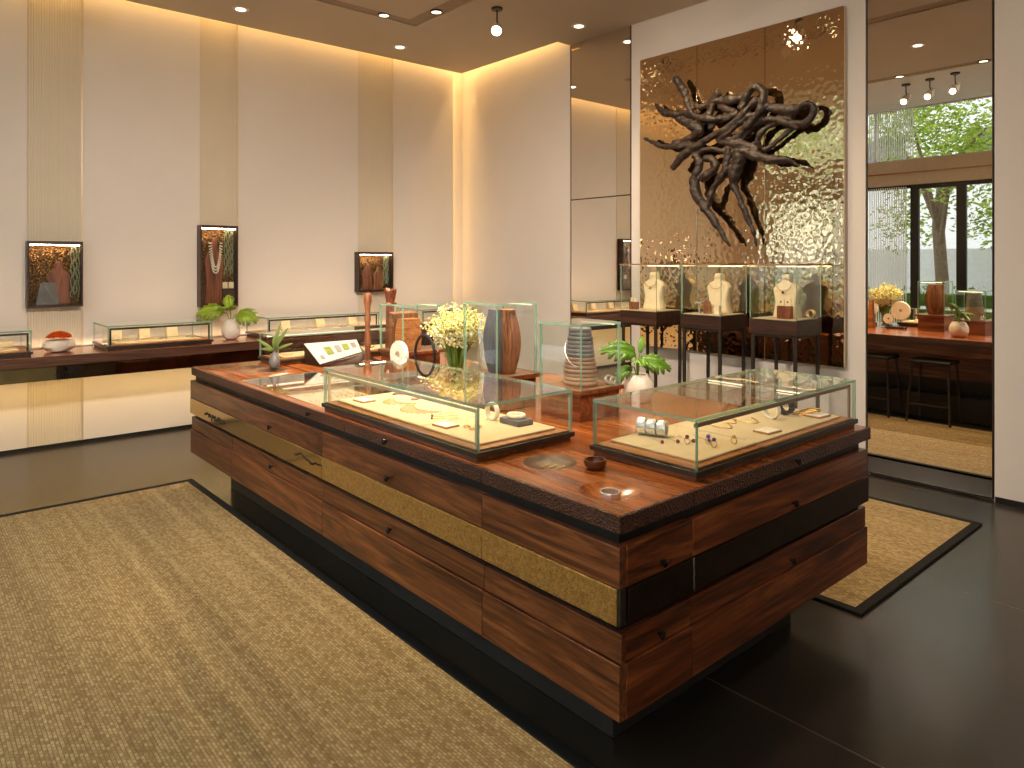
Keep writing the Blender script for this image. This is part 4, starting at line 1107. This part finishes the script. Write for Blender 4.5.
# ------------------------------------------------------------------ driftwood sculpture
def drift():
    ox, oz, kx, kz = 0, 0, 0, 0
    # crop coordinates (768 square) to the wall: measured at y = 5.42
    X0, X1, ZT, ZB = -4.345, -2.545, None, None
    F, CX, HY, H, s, c = 713., 512., 262., 1.65, .75393, .65695
    def w(u, v, y):
        px, py = 640+u/4.042, 60+v/4.042
        a = (px-CX)/F; d = (-s+a*c, c+a*s, (HY-py)/F); t = y/d[1]
        return Vector((d[0]*t, y, H+d[2]*t))
    br = [
     [(145,70,15,0),(160,95,19,0),(180,132,19,.02),(190,160,15,.02),(215,180,13,.02),(245,192,14,.03),(275,180,15,.04),(300,155,17,.03),(325,128,19,.02)],
     [(188,150,14,.0),(198,190,14,-.02),(215,222,13,-.02),(255,236,15,-.02),(310,240,16,0),(365,232,16,0),(400,215,15,0)],
     [(58,170,6,.05),(75,192,11,.05),(100,212,16,.03),(140,220,19,.02),(185,213,15,.02),(215,225,14,0)],
     [(150,228,15,.05),(195,255,24,.04),(225,268,28,.04),(240,285,22,.03),(215,308,18,.03),(175,325,14,.04),(130,335,12,.04)],
     [(240,255,22,.04),(265,235,20,.03),(285,205,16,.03),(300,165,16,.03)],
     [(285,240,14,.04),(290,275,13,.04),(300,240,12,.04)],
     [(15,316,4,.0),(50,332,9,.0),(85,348,13,.0),(130,350,14,.0),(180,345,13,.0),(225,342,12,.02)],
     [(128,442,12,-.04),(150,415,17,-.04),(185,378,20,-.04),(230,350,17,-.04),(275,318,15,-.05),(315,295,15,-.06),(355,275,14,-.06),(395,240,14,-.06),(435,200,15,-.06),(465,165,15,-.05),(475,150,13,-.04)],
     [(405,200,16,.0),(425,165,17,.0),(445,125,17,-.02),(470,108,17,-.03),(495,120,17,-.04),(500,160,17,-.04),(488,205,19,-.03),(455,240,17,-.03),(420,285,15,-.02),(385,318,14,-.02),(340,325,14,-.02),(315,328,11,-.02),(345,305,13,-.04),(390,265,13,-.05),(430,235,13,-.05),(465,218,12,-.05)],
     [(300,165,16,.04),(335,165,18,.04),(385,158,19,.03),(430,150,18,.03)],
     [(320,185,13,.06),(355,200,15,.05),(385,215,15,.04)],
     [(490,185,18,.0),(530,190,19,.0),(575,200,21,.0),(620,200,20,.0),(655,186,15,.0),(685,180,14,-.01),(703,195,14,-.02),(698,225,14,-.02),(675,252,16,-.01),(640,264,18,0),(600,255,17,0),(560,242,15,.01),(515,240,16,.02),(470,258,17,.03),(435,290,17,.03),(405,320,17,.02)],
     [(620,230,13,.02),(600,220,14,.01),(590,205,14,0)],
     [(640,262,12,.04),(600,290,10,.06),(560,325,9,.06),(525,352,10,.06),(500,360,10,.05),(475,335,13,.05),(490,295,12,.04),(530,262,12,.03),(565,246,11,.02)],
     [(320,328,12,-.02),(365,338,15,-.02),(410,342,18,-.02),(450,350,18,0),(480,368,18,0)],
     [(385,365,20,.0),(430,375,24,.0),(475,388,22,-.02),(520,402,19,-.03),(560,402,18,-.03),(600,406,12,-.03),(645,429,4,-.03)],
     [(470,330,12,0),(455,360,14,0),(440,378,16,0)],
     [(215,385,14,-.03),(232,395,17,-.03),(238,430,17,-.03),(225,470,20,-.03),(220,505,23,-.02),(232,550,23,-.02),(262,595,20,-.02),(290,635,17,-.03),(318,678,14,-.04),(343,722,11,-.05),(362,752,7,-.05)],
     [(230,380,13,-.02),(265,362,12,-.01),(300,360,12,0),(345,372,12,0)],
     [(258,395,13,-.02),(295,405,17,-.01),(303,432,19,-.01),(275,460,18,-.02),(245,485,18,-.02)],
     [(365,355,15,-.03),(352,395,19,-.03),(350,430,20,-.03),(332,470,18,-.02),(305,505,15,-.02),(285,545,13,-.02),(275,590,14,-.02)],
     [(405,380,25,.0),(395,425,27,.0),(380,465,24,.0),(378,500,17,.02),(395,540,15,.03),(412,580,14,.03),(430,625,12,.04),(448,670,10,.05),(462,710,8,.05),(470,756,5,.05)],
     [(400,330,17,.02),(410,360,20,.01),(400,400,22,0)],
    ]
    mb = MB()
    for b in br:
        # smooth with a Catmull-Rom pass
        P = [(w(u, v, 5.565+dy*.7), r*.0022*.97) for u, v, r, dy in b]; pts = []; rad = []
        for i in range(len(P)-1):
            p0, p1, p2, p3 = P[max(0, i-1)], P[i], P[i+1], P[min(len(P)-1, i+2)]
            for k in range(4):
                t = k/4
                pts.append(.5*((2*p1[0])+(p2[0]-p0[0])*t+(2*p0[0]-5*p1[0]+4*p2[0]-p3[0])*t*t+(3*p1[0]-p0[0]-3*p2[0]+p3[0])*t**3))
                rad.append(p1[1]+(p2[1]-p1[1])*t)
        pts.append(P[-1][0]); rad.append(P[-1][1])
        rad = [r*(1+.05*math.sin(i*1.1)) for i, r in enumerate(rad)]
        mb.tube(pts, rad, 10)
    o = solo('driftwood_sculpture', 'twisted dark driftwood root sculpture mounted on the bronze panels', 'sculpture', mb, 'drift')
    r = o.modifiers.new('fuse', 'REMESH'); r.mode = 'VOXEL'; r.voxel_size = .0075; r.use_smooth_shade = True
    sm = o.modifiers.new('soft', 'SMOOTH'); sm.iterations = 4; sm.factor = .5
    tx = bpy.data.textures.new('knots', 'CLOUDS'); tx.noise_scale = .065
    dp = o.modifiers.new('gnarl', 'DISPLACE'); dp.texture = tx; dp.strength = .030; dp.mid_level = .5
drift()

# ------------------------------------------------------------------ stools
def stool(cx, cy, label):
    t = Thing('bar_stool', label, 'stool', (cx, cy, .0155), 'stools tucked behind the island')
    t.part('seat', MB().prism([(cx-.19, cy-.15), (cx+.19, cy-.15), (cx+.20, cy), (cx+.19, cy+.15), (cx-.19, cy+.15), (cx-.20, cy)], .618, .648), 'black', .008)
    for sx in (-1, 1):
        for sy in (-1, 1):
            t.part('leg', MB().tube([(cx+sx*.165, cy+sy*.12, .618), (cx+sx*.20, cy+sy*.17, .0155)], .012, 8), 'leg_metal')
    t.part('stretcher', MB().tube([(cx-.188, cy+.155, .20), (cx+.188, cy+.155, .20)], .008, 8).tube([(cx-.188, cy-.155, .20), (cx+.188, cy-.155, .20)], .008, 8), 'leg_metal')
stool(-2.665, 3.385, 'dark backless stool behind the island, mirrored nearest the right mirror edge')
stool(-3.245, 3.37, 'dark backless stool behind the island, left one in the tall mirror')

# ------------------------------------------------------------------ ceiling fixtures
def downlight(x, y, label, on='lamp_dim'):
    t = Thing('recessed_downlight', label, 'ceiling light', (x, y, ZC-.012), 'recessed ceiling downlights')
    t.part('rim', MB().lathe([(.048, 0), (.048, -.004), (.075, -.006), (.078, 0), (.048, 0)], (x, y, ZC-.001), 28, cap=False), 'white_paint')
    t.part('lamp', MB().lathe([(1e-5, 0), (.047, 0), (.047, .006), (1e-5, .006)], (x, y, ZC-.0075), 24), on)
downlight(-6.86, 2.53, 'recessed downlight in ceiling above the tall wall showcase')
downlight(-6.89, 4.33, 'recessed downlight in ceiling above the small wall showcase')
downlight(-5.07, 5.33, 'recessed downlight in ceiling beside the narrow mirror')
downlight(-1.95, 4.35, 'added unseen downlight brightening the smaller rug'); downlight(-3.03, 2.78, 'recessed downlight seen reflected high in the tall right mirror')  # first one is added out of view to brighten the smaller rug
def slot_lamp(x, y, label):
    z = Z1-.001
    t = Thing('slot_spotlight', label, 'ceiling light', (x, y, z-.02), 'adjustable spotlights in the ceiling slot')
    t.part('rim', MB().lathe([(.05, 0), (.05, -.016), (.06, -.016), (.06, 0), (.05, 0)], (x, y, z), 24, cap=False), 'gunmetal')
    t.part('lamp', MB().lathe([(1e-5, -.010), (.049, -.010), (.049, -.004), (1e-5, -.004)], (x, y, z), 20), 'lamp_dim')
slot_lamp(-6.115, 3.66, 'slot spotlight left of the ceiling slot corner'); slot_lamp(-5.70, 3.995, 'slot spotlight right of the ceiling slot corner')
slot_lamp(-3.4, 3.995, 'slot spotlight high in the tall mirror, in the far slot')
slot_lamp(-3.7, 1.485, 'slot spotlight in the tall mirror, left of the near slot'); slot_lamp(-2.75, 1.485, 'slot spotlight in the tall mirror, right of the near slot')
def spot_fixture(x, y, d, label, lamp='lamp_on'):
    d = Vector(d).normalized()
    t = Thing('ceiling_spotlight', label, 'ceiling light', (x, y, ZC-.25), 'spotlights hanging from the ceiling')
    t.part('canopy', MB().lathe([(.05, -.02), (.055, -.015), (.055, 0), (.02, 0)], (x, y, ZC-.001), 20), 'gunmetal')
    hc = Vector((x, y, ZC-.20))
    t.part('stem', MB().tube([(x, y, ZC-.015), (x, y, ZC-.10), tuple(hc-d*.03)], .007, 8), 'leg_metal')
    hd = MB().lathe([(1e-5, -.10), (.026, -.095), (.036, -.05), (.05, -.01), (.052, .05), (.047, .05), (.046, .035)], (0, 0, 0), 24)
    q = Vector((0, 0, 1)).rotation_difference(d).to_matrix().to_4x4()
    hd.xf(Matrix.Translation(hc) @ q); hobj = t.part('head', hd, 'white_paint')
    ln = MB().lathe([(1e-5, .036), (.046, .036), (.046, .03), (1e-5, .03)], (0, 0, 0), 24).xf(Matrix.Translation(hc) @ q)
    t.part('lamp', ln, lamp, parent=hobj)
    return hc+d*.07, d
SPOTS = []
h, d = spot_fixture(-5.226, 4.365, (.62, -.70, -.75), 'bright ceiling spotlight hanging near the back wall corner'); SPOTS.append((h, d, 'a'))
h, d = spot_fixture(-3.44, 4.64, (-.1, .55, -.75), 'ceiling spotlight above the pedestals, glaring in the bronze panels'); SPOTS.append((h, d, 'b'))
for i, x in enumerate((-3.80, -3.48, -3.155)):
    y = (1.0, 1.07, 1.16)[i]
    h, d = spot_fixture(x, y, (-.2, .85, -.75), ('left of three ceiling spotlights shown in the tall mirror', 'middle of three ceiling spotlights shown in the tall mirror', 'right of three ceiling spotlights shown in the tall mirror')[i], 'white_paint'); SPOTS.append((h, d, 'c'))

for i, (x, y, d, k, lb) in enumerate(((-.5, 1.0, (-1, .10, -.54), 'w', 'added unseen spotlight beside the entrance, aimed at the showcase wall'), (-.1, 2.4, (-1, .16, -.58), 'w', 'added unseen spotlight right of the island, aimed at the showcase wall'),  # unseen spotlights added to wash the left and back walls
        (.3, 1.1, (-.30, 1, -.40), 'r', 'added unseen spotlight beside the entrance, aimed at the mirror wall'))):
    h, d = spot_fixture(x, y, d, lb, 'white_paint'); SPOTS.append((h, d, k))

# ------------------------------------------------------------------ outside
struct('ground', MB().box(-20, 12, -26, YF-.1, -.15, -.02), 'pavement')
solo('garden_wall', 'low white rendered wall outside behind the hedge', 'wall', MB().box(-14, 6, -6.6, -6.4, -.02, 1.95), 'ext_white', None, .01)
bd = Thing('white_building', 'white building across the street, seen through the clerestory', 'building', (-6, -17, -.02))
bd.part('wall', MB().box(-13, 2, -20, -16.5, -.02, 9), 'ext_white')
for k in range(4):
    x = -11.6+3.4*k; bd.part('window', MB().box(x, x+1.4, -16.5, -16.44, 4.6, 6.2), 'stone_grey')
def leaves(mb, c, R, n, s, sq=1):
    for k in range(n):
        d = Vector((random.gauss(0, 1), random.gauss(0, 1), random.gauss(0, 1))).normalized()*R*(random.random()**.45)
        p = Vector(c)+Vector((d.x, d.y, d.z*sq)); u = Vector((random.gauss(0, 1), random.gauss(0, 1), random.gauss(0, .5))).normalized(); v = u.orthogonal().normalized()
        q = s*random.uniform(.6, 1.3); mb.add([p-u*q, p+v*q*.5, p+u*q, p-v*q*.5], [(0, 1, 2, 3)])
def tree(x, y, label, seed, n=6000):
    random.seed(seed)
    t = Thing('street_tree', label, 'tree', (x, y, -.02), 'trees outside the front windows')
    b = MB(); b.tube([(x, y, -.02), (x+.05, y, 1.2), (x-.03, y, 2.4), (x+.05, y, 3.6)], [.15, .12, .11, .06], 10)
    tips = []
    for k in range(7):
        a = 2*PI*k/7+seed; q = Vector((x+.85*math.cos(a), y+.85*math.sin(a), 3.2+1.6*random.random())); tips.append(q)
        b.tube([(x, y, 1.9+.2*k), ((x+q.x)/2, (y+q.y)/2, (2.2+.2*k+q.z)/2), tuple(q)], [.06, .04, .015], 6)
    t.part('trunk', b, 'bark')
    f = MB()
    for q in tips+[Vector((x, y, 4.6)), Vector((x+.4, y-.3, 5.4)), Vector((x+.75, y-.3, 2.6)), Vector((x-.75, y-.3, 2.5))]: leaves(f, q, .72, n//11, .055)
    t.part('foliage', f, 'foliage', stuff=True, sharp=5)
tree(-5.2, -4.6, 'street tree with pale trunk outside the sliding door', 1); tree(-8.6, -5.2, 'street tree outside at left of the door view', 2)
tree(-2.4, -5.2, 'street tree outside at right of the door view', 3); tree(1.2, -5.2, 'street tree outside farthest right of the windows', 4, 2000)
hb = Thing('hedge', 'clipped green hedge outside in front of the white wall', 'hedge', (-4.5, -3.2, -.02))
hm = MB(); random.seed(4)
for k in range(2600):
    p = Vector((random.uniform(-9, 1), -3.2+random.uniform(-.35, .35), random.uniform(0, 1.2))); u = Vector((random.gauss(0, 1), random.gauss(0, 1), random.gauss(0, 1))).normalized(); v = u.orthogonal().normalized()
    hm.add([p-u*.05, p+v*.03, p+u*.05, p-v*.03], [(0, 1, 2, 3)])
hb.part('foliage', hm, 'hedge', stuff=True, sharp=5)
hb.part('twigs', MB().box(-9, 1, -3.45, -2.95, -.02, 1.05), 'hedge')
bt = Thing('vertical_blind', 'white vertical blind hanging at left of the sliding door', 'blind', (-4.75, YF+.05, 0))
for k in range(27):
    x = -5.25+.034*k; bt.part('slat', MB().box(x, x+.017, YF+.07, YF+.075, .05, 2.83), 'sheer')
bt = Thing('vertical_blind', 'white vertical blind hanging in the clerestory above the door', 'blind', (-4.75, YF+.05, 3.27))
for k in range(27):
    x = -5.15+.034*k; bt.part('slat', MB().box(x, x+.017, YF+.07, YF+.075, 3.29, 4.05), 'sheer')

# ------------------------------------------------------------------ lights
def area(name, loc, rot, sx, sy, power, rgb, spread=PI):
    l = bpy.data.lights.new(name, 'AREA'); l.shape = 'RECTANGLE'; l.size = sx; l.size_y = sy; l.energy = power; l.color = lin(rgb)[:3]; l.spread = spread
    o = bpy.data.objects.new(name, l); C.objects.link(o); o.location = loc; o.rotation_euler = rot; return o
def spot(name, loc, d, power, rgb, angle, blend=.6, size=.04):
    l = bpy.data.lights.new(name, 'SPOT'); l.energy = power; l.color = lin(rgb)[:3]; l.spot_size = math.radians(angle); l.spot_blend = blend; l.shadow_soft_size = size
    o = bpy.data.objects.new(name, l); C.objects.link(o); o.location = loc
    o.rotation_euler = Vector(d).to_track_quat('-Z', 'Y').to_euler(); return o
WARM = (255, 206, 130); MID = (255, 224, 178)
# cove strips lying in the gap above the ceiling edge
area('cove_light_left', (XL+.07, (YF+YB)/2, 4.30), (0, 0, 0), .05, YB-YF-.2, 16, WARM)
area('cove_light_back', ((XL-5.60)/2, YB-.08, 4.30), (0, 0, 0), 1.8, 0.05, 5, WARM)
area('counter_under_light', (XL+.26, 2.4, .68), (0, 0, 0), .06, 5.8, 9, (255, 206, 124))
area('corner_strip_light', (XL-.045, 5.51, 2.6), (PI/2, 0, 0), .02, 2.9, 1.2, WARM)
area('counter_glow_fill', (XL+.022, 2.4, .892), (PI, 0, 0), .02, 5.9, 2, (255, 214, 176))  # strip added to give the wall the upward glow of the cases
for x, y, tx, ty, pw in ((-6.86, 2.53, -6.75, 2.53, 40), (-6.89, 4.33, -6.75, 4.33, 40), (-5.07, 5.33, -5.0, 5.2, 60), (-3.03, 2.78, -3.03, 2.78, 90), (-1.95, 4.35, -1.95, 4.35, 170)):  # last entry is the beam of the added downlight over the smaller rug
    spot('downlight_beam', (x, y, ZC-.03), (tx-x, ty-y, -3), pw, MID, 50, 1.0)
for x, y, tx, ty in ((-6.115, 3.66, -5.2, 2.9), (-5.70, 3.995, -4.6, 2.8), (-3.4, 3.995, -2.9, 2.5), (-3.7, 1.485, -3.6, 2.0), (-2.75, 1.485, -2.2, 2.1)):
    spot('slot_beam', (x, y, Z1-.04), (tx-x, ty-y, .9-4.0), {-4.6: 100, -2.9: 115, -3.6: 105}.get(tx, 150), MID, 50, .9)
SOFT = (255, 236, 216)
for h, d, k in SPOTS:
    if k == 'c': spot('track_beam', h, d, 120, SOFT, 100, 1.0, .03)
    elif k == 'w': spot('track_beam', h, d, 260, SOFT, 72, 1.0, .03)  # added spotlights, wash for the left wall
    elif k == 'r': spot('track_beam', h, d, 130, SOFT, 110, 1.0, .03)  # added spotlight, wash for the back wall
    elif k == 'a': spot('hanging_beam', h, d, 130, MID, 90, 1.0)
    else: spot('hanging_beam', h, d, 90, MID, 90, 1.0)

w = bpy.data.worlds.new('sky'); SC.world = w; w.use_nodes = True
nt = w.node_tree; bg = nt.nodes['Background']
sk = nt.nodes.new('ShaderNodeTexSky'); sk.sky_type = 'HOSEK_WILKIE'; sk.turbidity = 6; sk.ground_albedo = .4
sk.sun_direction = (.3, .6, .75)
mxn = nt.nodes.new('ShaderNodeMixRGB'); mxn.inputs[0].default_value = .7; mxn.inputs[2].default_value = (.88, .94, 1, 1)
nt.links.new(sk.outputs[0], mxn.inputs[1]); nt.links.new(mxn.outputs[0], bg.inputs[0]); bg.inputs[1].default_value = 2.0

# ------------------------------------------------------------------ camera and view
cam = bpy.data.cameras.new('camera'); co = bpy.data.objects.new('camera', cam); C.objects.link(co)
cam.sensor_fit = 'HORIZONTAL'; cam.sensor_width = 36; cam.lens = 36*713/1024
cam.shift_y = -122/1024; cam.clip_start = .05
co.location = (0, 0, 1.65); co.rotation_euler = (PI/2, 0, math.radians(48.923))
SC.camera = co
vs = SC.view_settings; vs.view_transform = 'Standard'; vs.look = 'None'; vs.gamma = 1; vs.exposure = 0.98; vs.use_curve_mapping = False
cy = SC.cycles
cy.use_denoising = True; cy.max_bounces = 10; cy.diffuse_bounces = 4; cy.glossy_bounces = 6; cy.transparent_max_bounces = 48
cy.sample_clamp_indirect = 6; cy.caustics_reflective = False; cy.caustics_refractive = False; cy.blur_glossy = .5
